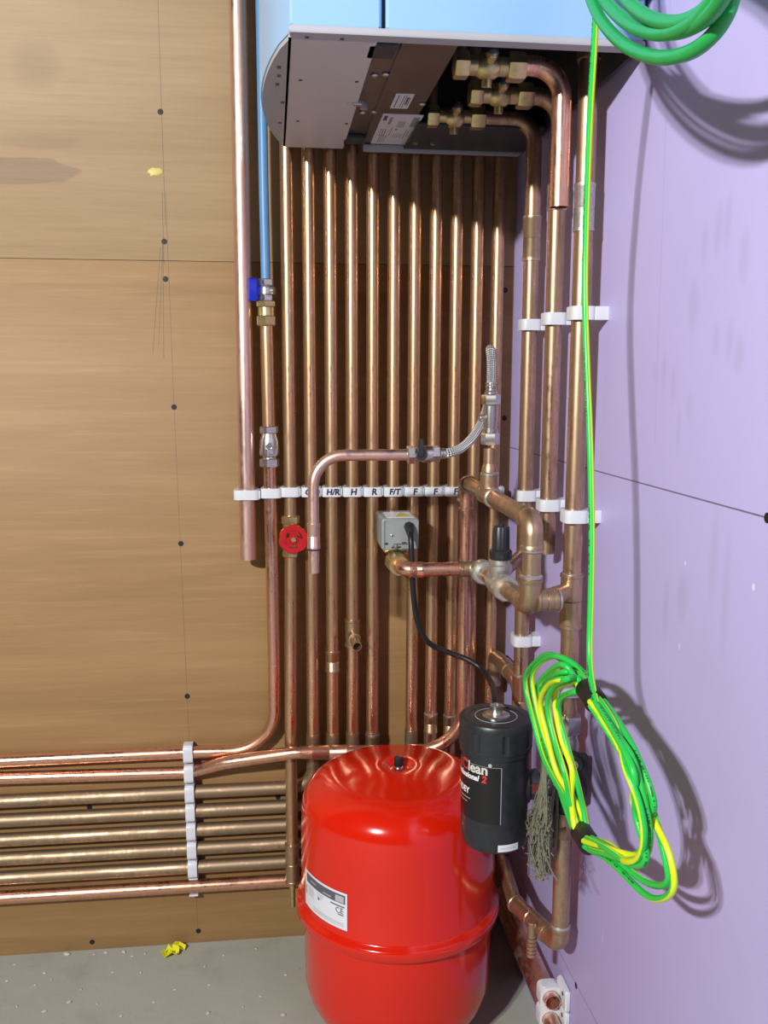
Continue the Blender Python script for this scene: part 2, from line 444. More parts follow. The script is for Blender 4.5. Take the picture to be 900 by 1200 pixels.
# ------------------------------------------------------------------ fittings
def coupling(mb, p0, p1, r, lip=.0012):
    d = V(p1)-V(p0); L = d.length; e = min(.004, L*.2)
    mb.lathe(p0, d, [(0, r), (.0005, r+lip*1.5), (e, r+lip*1.5), (e+.001, r+lip), (L/2-.001, r+lip), (L/2, r+lip*.5), (L/2+.001, r+lip), (L-e-.001, r+lip), (L-e, r+lip*1.5), (L-.0005, r+lip*1.5), (L, r)], 20)
def solder(mb, p, ax, r, w=.0035):
    mb.lathe(V(p)-V(ax).normalized()*w/2, ax, [(0, r), (w*.3, r+.0016), (w*.7, r+.0016), (w, r)], 20)

def clip_mb(c, wall, d, r, half, h, gap=.0035):
    """hinged plastic pipe clip: band round the pipe and a foot on the wall. c = pipe axis point"""
    mb = MB(); c = V(c)
    if wall == 'back': ux, uy, uz = V((1, 0, 0)), V((0, 1, 0)), V((0, 0, 1))
    elif wall == 'backh': ux, uy, uz = V((0, 0, 1)), V((0, 1, 0)), V((1, 0, 0))
    elif wall == 'righth': ux, uy, uz = V((0, 0, 1)), V((1, 0, 0)), V((0, 1, 0))
    else: ux, uy, uz = V((0, 1, 0)), V((1, 0, 0)), V((0, 0, 1))
    N = 40; ro = r+gap; hx = half
    def outer(a):
        x, y = cos(a), sin(a); p = 4.5
        k = (abs(x/hx)**p+abs(y/ro)**p)**(-1/p); return V((x*k, y*k))
    rings = []
    for zz, ins in ((-h/2, .0008), (-h/2+.0008, 0), (h/2-.0008, 0), (h/2, .0008)):
        rings.append([c+ux*(outer(2*pi*k/N).x*(1-ins*12))+uy*(outer(2*pi*k/N).y*(1-ins*8))+uz*zz for k in range(N)])
    for zz in (h/2, -h/2):
        rings.append([c+ux*(cos(2*pi*k/N)*(r+.0003))+uy*(sin(2*pi*k/N)*(r+.0003))+uz*zz for k in range(N)])
    mb.rings(rings, loop=True)
    foot = d-ro+.002
    if foot > .002: mb.box(c+uy*(ro-.001+foot/2-.0005), tuple(abs(ux[i])*hx*1.7+abs(uy[i])*foot+abs(uz[i])*h for i in range(3)), .0006)
    # small latch hook on one end of the band
    mb.box(c+ux*(hx-.001)-uy*(ro-.006), tuple(abs(ux[i])*.003+abs(uy[i])*.005+abs(uz[i])*h*.8 for i in range(3)), .0005)
    return mb

# ------------------------------------------------------------------ boiler
BX0, BX1, BYF, BYB, BZ, BT = -.366, -.006, -.528, -.052, 1.299, 2.02
def boiler():
    o = thing('boiler', 'wall hung boiler with pale blue filmed casing above the copper pipes', 'boiler', ((BX0+BX1)/2, BYB, BZ))
    seam = at_floor(450, 42, BZ).x
    # front: two door panels with a dark gap between
    def panel(x0, x1): 
        mb = MB(); mb.box(((x0+x1)/2, BYF+.006, (BZ+.006+BT)/2), (x1-x0, .012, BT-BZ-.006), .0025); return mb
    panel(BX0, seam-.0022).build('front_panel', M['film_blue'], o)
    panel(seam+.0022, BX1).build('front_panel', M['film_blue'], o)
    mb = MB(); mb.box((seam, BYF+.013, (BZ+BT)/2), (.012, .008, BT-BZ-.01), 0); mb.build('panel_seam', M['gap'], o)
    # pale lip under the front
    mb = MB(); mb.box(((BX0+BX1)/2, BYF+.009, BZ+.0035), (BX1-BX0+.002, .020, .007), .0015); mb.build('bottom_lip', M['casing_grey'], o)
    # bulging left side
    pts = []
    for k in range(13):
        f = k/12; y = BYF+.012+(BYB-BYF-.02)*f
        pts.append(V((BX0-.031*sin(pi*min(1, f*1.0))**.75*(1 if f < .75 else 1), y, 0)))
    poly = [V((p.x, p.y, BZ+.004)) for p in pts]+[V((BX0+.012, pts[-1].y, BZ+.004)), V((BX0+.012, pts[0].y, BZ+.004))]
    mb = MB(); mb.prism(poly, (0, 0, BT-BZ-.004)); mb.build('side_panel', M['film_blue'], o, ang=50)
    # left end cap underneath, with slots
    poly2 = [V((p.x+.0015, p.y, BZ-.001)) for p in pts]+[V((BX0-.0012, pts[-1].y, BZ-.001)), V((BX0-.0012, pts[0].y, BZ-.001))]
    mb = MB(); mb.prism(poly2, (0, 0, .006)); cap = mb.build('end_cap', M['casing_grey'], o, ang=50)
    for (px, py) in ((327, 79), (327, 89), (325, 99), (328, 144), (331, 120)):
        mb = MB(); p = at_floor(px, py, BZ-.0012); mb.box(p, (.0045, .008, .0008), .0002); mb.build('cap_slot', M['print_grey'], cap)
    # back and top and right sheets of the case
    mb = MB(); mb.box(((BX0+BX1)/2, BYB-.002, (BZ+.02+BT)/2), (BX1-BX0, .004, BT-BZ-.02), .0005); mb.build('back_panel', M['plate_dark'], o)
    mb = MB(); mb.box((BX1-.002, (BYF+BYB)/2, (BZ+BT)/2), (.004, BYB-BYF-.02, BT-BZ), .0005); mb.build('side_panel', M['plate_dark'], o)
    mb = MB(); mb.box(((BX0+BX1)/2, (BYF+BYB)/2, BT-.003), (BX1-BX0, BYB-BYF, .006), .0005); mb.build('top_panel', M['film_blue'], o)
    # underside: white moulding
    xa, xb = at_floor(423, 110, BZ).x, at_floor(512, 105, BZ).x
    mb = MB(); mb.box(((BX0+.001+xa)/2, (BYF+.02+BYB)/2, BZ+.003), (xa-BX0-.001, BYB-BYF-.022, .006), .0012)
    w = mb.build('underside_panel', M['casing_white'], o)
    for (px, py) in ((360, 44), (401, 46), (352, 94), (418, 96), (349, 142), (406, 145)):
        mb = MB(); mb.box(at_floor(px, py, BZ-.0004), (.004, .004, .001), .0002); mb.build('panel_slot', M['print_grey'], w)
    # metal plate, folded rim
    mb = MB(); mb.box(((xa+xb)/2+.001, (BYF+.022+BYB)/2, BZ+.010), (xb-xa, BYB-BYF-.024, .003), .0006)
    x2 = at_floor(452, 110, BZ).x
    mb.box((x2, (BYF+.03+BYB)/2, BZ+.0075), (.004, BYB-BYF-.04, .004), .001)
    pl = mb.build('base_plate', M['plate'], o)
    for (px, py) in ((439, 87), (495, 121), (425, 131), (452, 86), (439, 130)):
        mb = MB(); p = at_floor(px, py, BZ+.008); mb.lathe(p, (0, 0, -1), [(0, .0042), (.0015, .0042), (.003, .003), (.003, .0)], 12); mb.build('plate_screw', M['steel'], pl)
    mb = MB(); p = at_floor(421, 121, BZ); mb.box(p, (.016, .008, .006), .001); mb.lathe(p+V((.006, 0, 0)), (0, 0, -1), [(0, .005), (.007, .005), (.008, .003)], 10)
    mb.box(p+V((-.010, 0, 0)), (.012, .003, .003), .0006); mb.build('catch', M['steel'], o)
    mb = MB(); p = at_floor(447, 57, BZ+.004); mb.box(p, (.03, .04, .008), .002); mb.build('bracket', M['plate_dark'], o); mb = MB(); p = at_floor(414, 163, BZ+.004); mb.box(p, (.03, .03, .008), .002); mb.build('bracket', M['plate_dark'], o)
    # rating plate and small sticker
    z0 = BZ+.0082
    def sticker(name, corners, lines):
        ps = [at_floor(px, py, z0) for px, py in corners]
        x0 = (ps[0].x+ps[3].x)/2; x1 = (ps[1].x+ps[2].x)/2; ya = (ps[0].y+ps[1].y)/2; yb = min((ps[2].y+ps[3].y)/2, BYB-.004)
        mb = MB(); mb.box(((x0+x1)/2, (ya+yb)/2, z0), (x1-x0, yb-ya, .0006), .0001); s = mb.build(name, M['white_label'], o)
        mb = MB()
        for (u, v, w_, h_) in lines:
            mb.box((x0+(x1-x0)*u, ya+(yb-ya)*v, z0-.0004), ((x1-x0)*w_, (yb-ya)*h_, .0003), 0)
        mb.build('print', M['print_grey'], s)
    ln = [(.10, .12, .09, .14)]
    for k in range(9): ln.append((.80+(k % 9)*.017, .22, .006 if k % 3 else .011, .30))
    for k in range(4): ln.append((.22+.02*k, .2, .008, .22))
    for k in range(4): ln.append((.16+.05*k, .80, .012, .26))
    for k in range(3): ln.append((.12+.06*k, .58, .014, .22))
    for k in range(5): ln.append((.48+.04*k, .30, .010, .20))
    for k in range(5): ln.append((.50+.05*k, .68, .010, .12))
    ln.append((.5, .47, .06, .03)); ln += [(.78, .62, .012, .3), (.84, .6, .012, .16), (.38, .55, .012, .3)]
    sticker('rating_plate', ((447, 134), (494, 134), (478, 172), (434, 172)), ln)
    sticker('sticker', ((463, 110), (485, 110), (479, 127), (458, 127)), [(.2, .5, .05, .8), (.5, .5, .03, .8), (.75, .45, .1, .5), (.62, .5, .03, .8), (.86, .5, .03, .6)])
    # open valve bay on the right: dark ceiling, inner wall and lipped rear rail
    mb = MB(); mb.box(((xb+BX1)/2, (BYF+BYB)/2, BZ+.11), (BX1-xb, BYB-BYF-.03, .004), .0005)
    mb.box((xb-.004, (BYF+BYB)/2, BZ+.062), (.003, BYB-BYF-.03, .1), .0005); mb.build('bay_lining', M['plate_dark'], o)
    yr0 = at_floor(545, 150, BZ).y
    x0r = at_floor(480, 165, BZ).x
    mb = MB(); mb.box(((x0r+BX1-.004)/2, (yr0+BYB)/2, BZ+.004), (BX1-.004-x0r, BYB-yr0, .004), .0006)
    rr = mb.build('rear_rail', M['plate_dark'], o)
    mb = MB(); mb.box(((x2+BX1-.004)/2, BYB-.0015, BZ+.002), (BX1-.004-x2, .006, .010), .0008); mb.build('rail_edge', M['casing_grey'], rr)
    for px, py in ((487, 167), (507, 168)):
        mb = MB(); mb.lathe(at_floor(px, py, BZ+.002), (0, 0, -1), [(0, .004), (.002, .004), (.003, .002)], 10); mb.build('rail_screw', M['steel'], rr)
    return xb
XB = boiler()

# ------------------------------------------------------------------ pipes on the right board
RP = .0109
def right_axis(px, py, d): return at_right(px, py, d)
dP1, dP3 = .025, .029
yP1, yP2, yP3 = at_right(617.5, 500, dP1).y, at_right(645, 500, dP1).y, at_right(676, 500, dP3).y
xP = -dP1
zr = lambda y, py, px=620: at_back(px, py, -y).z       # height of an image row at wall distance y

def ball_valve(mb, p0, d, r):    # brass isolating valve along d starting at p0, nut - body - nut
    d = V(d).normalized(); L = .075
    mb.hex(p0, p0+d*.016, r*1.55); mb.cyl(p0+d*.016, p0+d*.026, r*1.05)
    mb.lathe(p0+d*.024, d, [(0, r*.9), (.006, r*1.35), (.014, r*1.45), (.022, r*1.35), (.028, r*.9)], 18)
    mb.cyl(p0+d*.050, p0+d*.062, r*1.05); mb.hex(p0+d*.060, p0+d*.080, r*1.65)
    up = V((0, -1, .25)).normalized()
    mb.cyl(p0+d*.038, p0+d*.038+up*.024, r*.55); mb.hex(p0+d*.038+up*.020, p0+d*.038+up*.027, r*.7)
    mb.cyl(p0+d*.038, p0+d*.038-V((0, -.2, 1)).normalized()*.022, r*.6)

# top pipe: out of the front valve, along and down in front of the others
y0 = -.425
z0 = zr(y0, 77, 620); xe = at_back(657, 170, -y0).x
b0 = thing('copper_pipe', 'short bright copper pipe bending down from the boiler front valve, ending open by the coupling', 'pipe', (xe, y0, zr(y0, 243, 655)))
mb = MB(); mb.tube(fil([(at_back(606, 77, -y0).x, y0, z0), (xe, y0, z0), (xe, y0, zr(y0, 243, 655))], .034), .0112, 18, b='open'); mb.build('tube', M['copper_bright'], b0)
def boiler_valve(px0, py, y, label):
    z = zr(y, py, px0+30); x = at_back(px0, py, -y).x
    o = thing('isolating_valve', label, 'valve', (x, y, z), 'brass valves under the boiler')
    mb = MB(); ball_valve(mb, V((x, y, z)), (1, 0, 0), .0100); mb.build('valve_body', M['brass'], o)
    mb = MB(); c = V((x+.038, y, z)); mb.lathe(c+V((0, -.024, .006)), (0, -1, .25), [(0, .004), (.003, .006), (.005, .006), (.007, .003), (.007, 0)], 12); mb.build('spindle_screw', M['steel'], o)
    mb = MB(); mb.tube(fil([(x+.020, y, z), (x+.0085, y+.002, z+.002), (x+.0085, y+.004, BZ+.10)], .006), .0070, 14)
    mb.build('tail', M['copper_brown'], o)
    return V((x+.078, y, z))
e1 = boiler_valve(532, 77, y0, 'brass isolating valve under the boiler, frontmost of the three')
e2 = boiler_valve(550, 111, yP2, 'brass isolating valve under the boiler, middle of the three')
e3 = boiler_valve(500, 137, yP1, 'brass isolating valve under the boiler, rearmost beside the rating plate')

# P1 rear pipe on the board
zb1 = .33
o = thing('copper_pipe', 'aged copper pipe on the lilac board nearest the corner, passing behind the bypass loop', 'pipe', (xP, yP1, zb1))
mb = MB(); zt = e3.z
mb.tube(fil([e3-V((.01, 0, 0)), (xP, yP1, zt), (xP, yP1, zb1)], .03), RP, 18); mb.build('tube', M['copper_olive'], o)
def vcoup(o, x, y, pys, px, r=RP, mat='copper_brown', sol=True, lip=.0014):
    a, c = zr(y, pys[0], px), zr(y, pys[1], px)
    mb = MB(); coupling(mb, V((x, y, a)), V((x, y, c)), r, lip); k = mb.build('coupling', M[mat], o)
    if sol:
        for q in (a, c):
            mb = MB(); solder(mb, V((x, y, q)), (0, 0, 1), r); mb.build('solder_ring', M['solder'], k)
vcoup(o, xP, yP1, (254, 305), 622)
vcoup(o, xP, yP1, (790, 850), 608)
zz = zr(yP1, 803, 606); yb = -.125
mb = MB(); mb.tube(fil([(xP, yP1, zz-.012), (xP, yP1+.02, zz), (xP, yb+.01, zz)], .012), RP+.0008, 16); mb.tube([(xP, yb+.035, zz), (xP, yb, zz)], RP+.0022, 16); mb.tube(fil([(xP, yb+.03, zz), (xP-.004, -.040, zz), (xP-.004, -.040, zz-.05)], .012), RP+.0008, 16)
mb.build('branch', M['copper_brown'], o)
# P2
z2 = zr(yP2, 648, 640)
o = thing('copper_pipe', 'aged copper pipe on the lilac board between two others, its open end above the tee', 'pipe', (xP, yP2, z2))
mb = MB(); mb.tube(fil([e2-V((.01, 0, 0)), (xP, yP2, e2.z), (xP, yP2, z2)], .03), RP, 18, b='open'); mb.build('tube', M['copper_olive'], o)
vcoup(o, xP, yP2, (217, 246), 645, RP, 'solder')
# P3
xP3 = -dP3
o = thing('copper_pipe', 'aged copper pipe on the lilac board furthest from the corner, beside the earth wire', 'pipe', (xP3, yP3, .5))
zt = zr(yP3, 92, 680)
zv = zr(yP3, 838, 668)
mb = MB(); mb.tube(fil([(-.012, yP3+.055, BZ+.038), (xP3, yP3, BZ+.05), (xP3, yP3, zv-.01)], .02), RP, 18); mb.build('tube', M['copper_olive'], o)
vcoup(o, xP3, yP3, (215, 272), 683, RP, 'solder', False, .0010)
vcoup(o, xP3, yP3, (672, 735), 668, RP, 'copper_brown', True, .0022)
mb = MB(); elbow_pts = fil([(-.012+.0, yP3+.055, BZ+.05-.012), (xP3, yP3, BZ+.05), (xP3, yP3, BZ+.02)], .016); mb.tube(elbow_pts, RP+.0022, 18); mb.build('elbow', M['copper_brown'], o)

def rclip(py, y, px, label, d=dP1, h=.0155):
    c = V((-d, y, zr(y, py, px))); 
    tag(clip_mb(c, 'right', d, RP, .0165, h).build('pipe_clip', M['clip_white'], None, c), label, 'pipe clip', 'white clips on the lilac board')
rclip(381, yP1, 622, 'upper white clip on the board pipe nearest the corner')
rclip(374, yP2, 650, 'upper white clip on the middle board pipe')
rclip(367.5, yP3, 682, 'upper white clip on the board pipe beside the earth wire', dP3)
rclip(580, yP1, 618, 'white clip on the pipe nearest the corner, level with the lettered clip row')
rclip(591, yP2, 642, 'white clip just above the open end of the middle board pipe')
rclip(604, yP3, 672, 'white clip on the board pipe beside the earth wire, above the tee', dP3)
rclip(749, yP1, 614, 'white clip below the bypass loop elbow, above the black filter')
rclip(806, yP3, 660, 'white clip half hidden behind the top of the earth cable coil', dP3)

# ------------------------------------------------------------------ bypass loop
XG = -.092
yT = at_right(573, 585, -XG).y
yE = at_right(624, 622, -XG).y
zG = zr(yE, 610, 622)
zGl = zr(yE, 711, 622)
yV = at_right(586, 680, -XG).y
yQ = at_right(561, 667, -XG).y
xF = XG; yF = at_right(546.5, 580, -XG).y
RG = .0112
zQ = zr(yQ, 667, 520)
o = thing('bypass_pipework', 'brown copper loop of tee and elbows below the nickel check valve', 'pipework', (XG, yE, zGl))
mb = MB(); mb.tube([(XG, yF-.004, zG), (XG, yE+.01, zG)], RG, 18); mb.tube([(XG, yE, zG-.02), (XG, yE, zGl+.02)], RG, 18)
mb.tube([(XG, yE+.02, zGl), (XG, yQ-.02, zQ)], RG, 18); mb.tube([(XG+.01, yE, zGl+.007), (xP3-.004, yP3, zGl+.007)], RG*.96, 18)
mb.build('tube', M['copper_brown'], o)
def elbow(mb, a, c, bpt, r, R=.017):
    pts = fil([a, c, bpt], R, 8); mb.tube(pts, r, 18)
    for p, q in ((a, c), (bpt, c)):
        d = (V(q)-V(p)).normalized(); mb.lathe(V(p), d, [(0, r-.001), (.0003, r+.0012), (.004, r+.0012), (.006, r)], 18)
mb = MB(); elbow(mb, V((XG, yE+.030, zG)), V((XG, yE, zG)), V((XG, yE, zG-.034)), RG+.0016); mb.build('elbow', M['copper_brown'], o)
for p_, a_, r_, w_ in (((XG, yE, zG-.035), (0, 0, 1), RG+.0006, .005), ((XG, yE, zGl+.036), (0, 0, 1), RG+.0006, .006), ((XG, yE+.034, zGl), (0, 1, 0), RG+.0006, .005),
                       ((XG, yT-.03, zG), (0, 1, 0), RG+.0004, .004), ((XG+.034, yE, zGl+.007), (1, 0, 0), RG, .004), ((XG, yT, zG+.030), (0, 0, 1), RG, .006)):
    mb = MB(); solder(mb, p_, a_, r_, w_); mb.build('solder_ring', M['solder'], o)
mb = MB(); elbow(mb, V((XG, yE+.032, zGl)), V((XG, yE, zGl)), V((XG, yE, zGl+.034)), RG+.0016); mb.build('elbow', M['copper_brown'], o)
mb = MB(); coupling(mb, V((XG+.006, yE, zGl+.007)), V((XG+.032, yE, zGl+.007)), RG-.001, .002); mb.build('coupling', M['copper_brown'], o)
# tee under the filling valve
mb = MB(); mb.tube([(XG, yT+.028, zG), (XG, yT-.028, zG)], RG+.0018, 18); mb.tube([(XG, yT, zG), (XG, yT, zG+.028)], RG+.0018, 18)
for q in (.028, -.028): mb.lathe((XG, yT+q, zG), (0, -q, 0), [(0, RG), (.0003, RG+.003), (.004, RG+.003), (.006, RG+.0016)], 18)
mb.build('tee', M['copper_brown'], o)
# stub up to the check valve
z520 = zr(yT, 522, 570); z547 = zr(yT, 550, 570)
mb = MB(); mb.tube([(XG, yT, zG+.024), (XG, yT, z520-.004)], .0088, 16); mb.build('riser', M['copper_brown'], o)
mb = MB(); mb.lathe((XG, yT, z547-.012), (0, 0, 1), [(0, .0112), (.012, .0112), (.016, .0102), (.018, .0094), (.02, .0088)], 18); mb.build('reducer', M['copper_brown'], o)

# pipe at left of the loop dropping to the lower run
zF0 = zr(yF, 578, 545)
RF = .0103
mb = MB()
dH2 = .0140
hz = lambda px, py, d: at_back(px, py, d)
a1 = hz(545, 800, -yF); 
o = thing('copper_pipe', 'pinkish bright copper pipe from the loop elbow sweeping left into the second run', 'pipe', (xF, yF, .43))
p_b = hz(440, 880.5, .061); p_c = hz(345, 882, .061); p_d = hz(262, 894, .037); p_e = hz(222, 905, dH2); p_f = hz(-330, 922, dH2)
zlow = hz(530, 876, -yF).z
pathF = fil([(xF, yF, zF0), (xF, yF, zlow-.004), (p_b.x, -.061, p_b.z), (p_c.x, -.061, p_c.z), p_d, (p_e.x, -dH2, p_e.z), (p_f.x, -dH2, p_f.z)], [.085, .10, .10, .08, .05])
mb.tube(pathF, RF, 18); mb.build('tube', M['copper_bright'], o)
mb = MB(); elbow(mb, V((xF, yF-.022, zG)), V((xF, yF+.004, zG)), V((xF, yF+.004, zG-.030)), RG+.0016); mb.build('elbow', M['copper_brown'], o)
mb = MB(); coupling(mb, V((xF, yF, zF0+.01)), V((xF, yF, zr(yF, 598, 545))), RF, .0015); mb.build('coupling', M['copper_bright'], o)
mb = MB(); coupling(mb, p_c.lerp(p_b, .2)+V((0, -.001, 0)), p_c.lerp(p_b, .65), RF, .0012); mb.build('coupling', M['copper_bright'], o)

# horizontal from the motorised valve, and the bypass valve
zQ = zr(yQ, 667, 520)
o = thing('copper_pipe', 'short copper pipe from the grey motorised valve to the black capped bypass valve', 'pipe', (at_back(510, 667, -yQ).x, yQ, zQ))
xm = at_back(470, 664, -yQ).x
mb = MB(); mb.tube(fil([(xm, yQ+.045, zQ+.004), (xm, yQ, zQ), (XG-.004, yQ, zQ)], .022), .0103, 18); mb.build('tube', M['copper_bright'], o)
mb = MB(); coupling(mb, V((xm+.012, yQ, zQ)), V((at_back(496, 667, -yQ).x, yQ, zQ)), .0103, .0012); mb.build('coupling', M['copper_bright'], o)
mb = MB(); elbow(mb, V((XG-.030, yQ, zQ)), V((XG, yQ, zQ)), V((XG, yQ-.024, zQ)), RG+.001); mb.build('elbow', M['copper_brown'], o)

o = thing('bypass_valve', 'nickel bypass valve with upright black cap, right of the motorised valve', 'valve', (XG, yV, zGl))
zV = (zQ+zGl)/2
mb = MB()
qE, qQ = V((XG, yE+.02, zGl)), V((XG, yQ-.016, zQ)); ax = (qQ-qE).normalized(); c = qE+ax*((yV-qE.y)/ax.y)
s0 = c-ax*.038; s1 = qQ
mb.hex(s0, s0+ax*.020, .0178, 0, 10); mb.lathe(s0+ax*.018, ax, [(0, .013), (.012, .0145), (.03, .016), (.046, .0145), (.06, .012)], 20)
mb.hex(s1-ax*.022, s1-ax*.002, .0178, 0, 12); mb.cyl(s1-ax*.05, s1, .0115)
mb.lathe(c+V((0, .0, 0)), (0, 0, 1), [(0, .013), (.014, .013), (.018, .0155), (.026, .0155), (.028, .0125), (.036, .0125)], 20)
mb.build('valve_body', M['nickel_satin'], o)
mb = MB(); zc = c.z+.034
prof = [(0, .0135), (.001, .0142), (.011, .0142), (.013, .0125), (.014, .0112), (.042, .0105), (.044, .0095), (.0445, .004), (.047, .004), (.047, 0)]
N = 36; rings = []
for t, r in prof: rings.append([c+V((cos(2*pi*k/N)*r*(1+.05*(k % 2)), sin(2*pi*k/N)*r*(1+.05*(k % 2)), zc-c.z+t)) for k in range(N)])
mb.rings(rings); mb.build('cap', M['black'], o)
mb = MB(); y_s = yP1
mb.tube([(XG+.008, yV+.02, c.z+.012), (xP, yP1, c.z+.014)], .0095, 16); mb.build('stub_pipe', M['copper_brown'], o)

# ------------------------------------------------------------------ filling valve, hose and hose pipe
o = thing('check_valve', 'nickel plated check valve upright on a copper stub below the braided hose loop', 'valve', (XG, yT, z520))
mb = MB(); x, y = XG, yT
zz = lambda py: zr(yT, py, 570)
mb.hex((x, y, zz(521)), (x, y, zz(507)), .0128, .3); mb.cyl((x, y, zz(507)), (x, y, zz(502)), .0105)
mb.lathe((x, y, zz(503)), (0, 0, 1), [(0, .0088), (.006, .0092), (.012, .0100), (.032, .0100), (zz(474)-zz(503), .0086)], 18)
mb.hex((x, y, zz(474)), (x, y, zz(462)), .0132, .3); mb.cyl((x, y, zz(462)), (x, y, zz(459)), .009)
mb.build('valve_body', M['chrome'], o)
mb = MB(); mb.cyl((x, y, zz(490)), (x-.017, y-.004, zz(489.5)), .0045); mb.build('test_plug', M['chrome'], o)

xh0 = at_back(525, 531, -yT+.01); yh = yT-.005
xh0 = at_back(528, 531, -yh); zE = xh0.z
o = thing('braided_hose', 'steel braided filling hose looping over the check valve and curving left', 'hose', (XG, yT, zz(403)))
top = zz(404)-.0062
sl = (x-CAM.x)/(y-CAM.y)           # the loop's plane is square to the wall
path = smooth([(x, y, zz(452)), (x, y-.001, zz(440)), (x-.001, y-.004, zz(425)), (x-.001, y+.003, zz(411)), (x+.004, y+.026, top), (x+.012, y+.050, zz(413)), (x+.014, y+.057, zz(430)), (x+.012, y+.053, zz(455)),
               (x+.004, y+.044, zz(482)), at_back(562, 500, -yT-.032), at_back(553, 514, -yT-.018), at_back(540, 525.5, -yT-.006), at_back(527, 530.5, -yh), at_back(520, 531.5, -yh)], 8)
mb = MB(); mb.tube(path, .0066, 16); mb.build('braid', M['braid'], o)
zf = zz(459); pe = at_back(522, 531.3, -yh)
for p_, a_ in ((V((x, y, zf+.0008)), V((0, 0, 1))), (pe, V((-1, 0, 0)))):
    mb = MB(); mb.lathe(p_, a_, [(0, .006), (.0006, .0076), (.0032, .0076), (.0040, .006), (.0048, .0076), (.0074, .0076), (.0082, .006), (.0090, .0076), (.0116, .0076), (.0124, .006)], 16)
    mb.build('ferrule', M['chrome'], o)
o = thing('filling_valve', 'small nickel valve with black lever between the hose and the curved copper pipe', 'valve', (pe.x-.03, yh, zE))
q = at_back(515, 531.5, -yh); g = at_back(477, 533, -yh)
mb = MB(); ax = (g-q).normalized(); L = (g-q).length
mb.hex(g, g-ax*.011, .0128, .2); mb.cyl(g-ax*.011, g-ax*.02, .0095)
mb.lathe(g-ax*.016, -ax, [(0, .0085), (.006, .0115), (.018, .0115), (.024, .0085)], 18); mb.hex(q+ax*.010, q, .0120, .2); mb.cyl(q+ax*.02, q+ax*.01, .009)
mb.build('valve_body', M['chrome'], o)
mb = MB(); c = at_back(494, 533, -yh+.014); mb.cyl(c+V((0, .006, 0)), c+V((0, -.004, 0)), .0075); mb.box(c+V((-.001, -.003, .009)), (.008, .006, .024), .002); mb.build('lever', M['black'], o)
pE0 = g+ax*.0; yE_ = yh
xl = at_back(367.5, 615, -yE_).x
o = thing('copper_pipe', 'pinkish copper pipe curving down from the small hose valve, open end below the clip row', 'pipe', (xl, yE_, zr(yE_, 672, 367)))
mb = MB(); mb.tube(fil([g-ax*.004, (xl, yE_, at_back(400, 533.5, -yE_).z), (xl, yE_, zr(yE_, 671, 367))], .042, 12), .0077, 18, b='open'); mb.build('tube', M['copper_pink'], o)
mb = MB(); coupling(mb, V((xl, yE_, zr(yE_, 613, 367))), V((xl, yE_, zr(yE_, 643, 367))), .0077, .0010); mb.build('coupling', M['copper_pink'], o)
mb = MB(); solder(mb, (xl, yE_, zr(yE_, 644, 367)), (0, 0, 1), .0078, .002); mb.build('groove', M['gap'], o)

# ------------------------------------------------------------------ vertical pipes on the plywood
RC, DC, DH, RH = .0100, .034, .0135, .0112
names = {1: 'left of the red wheel valve row', }
ztop = 2.3
xs = [at_back(px, 560, DC).x for px in (340, 364.2, 389, 412.5, 435.8, 460, 484, 508, 531.5, 555, 578)]
xs = [xs[0]+(xs[10]-xs[0])*k/10 for k in range(11)]
zB = lambda py, px, d=DC: at_back(px, py, d).z
lbl = ['aged copper pipe behind the red wheel valve, first of the row under the boiler',
       'aged copper pipe under the boiler passing behind the pink hose pipe',
       'aged copper pipe through the clip lettered H/R, a coupling low down',
       'aged copper pipe through the clip lettered H, with an open stub facing out',
       'aged copper pipe through the clip lettered R',
       'aged copper pipe through the clip lettered F/T, feeding the motorised valve',
       'aged copper pipe through the first of the three clips lettered F',
       'aged copper pipe through the middle of the three clips lettered F',
       'aged copper pipe through the last of the three clips lettered F',
       'aged copper pipe directly behind the loop elbow, second from the corner',
       'dark copper pipe in the plywood corner, behind the nickel check valve']
runs = [(934, 2), (956, 3), (978, 4), (1000, 5), (1021, 7), (1044, 8)]
hz_px = {}
def row_z(py): return at_back(100, py, DH).z
rowz = [row_z(p) for p in (887, 909.5, 934, 956.5, 979, 1001, 1023, 1046)]
vlow = {}
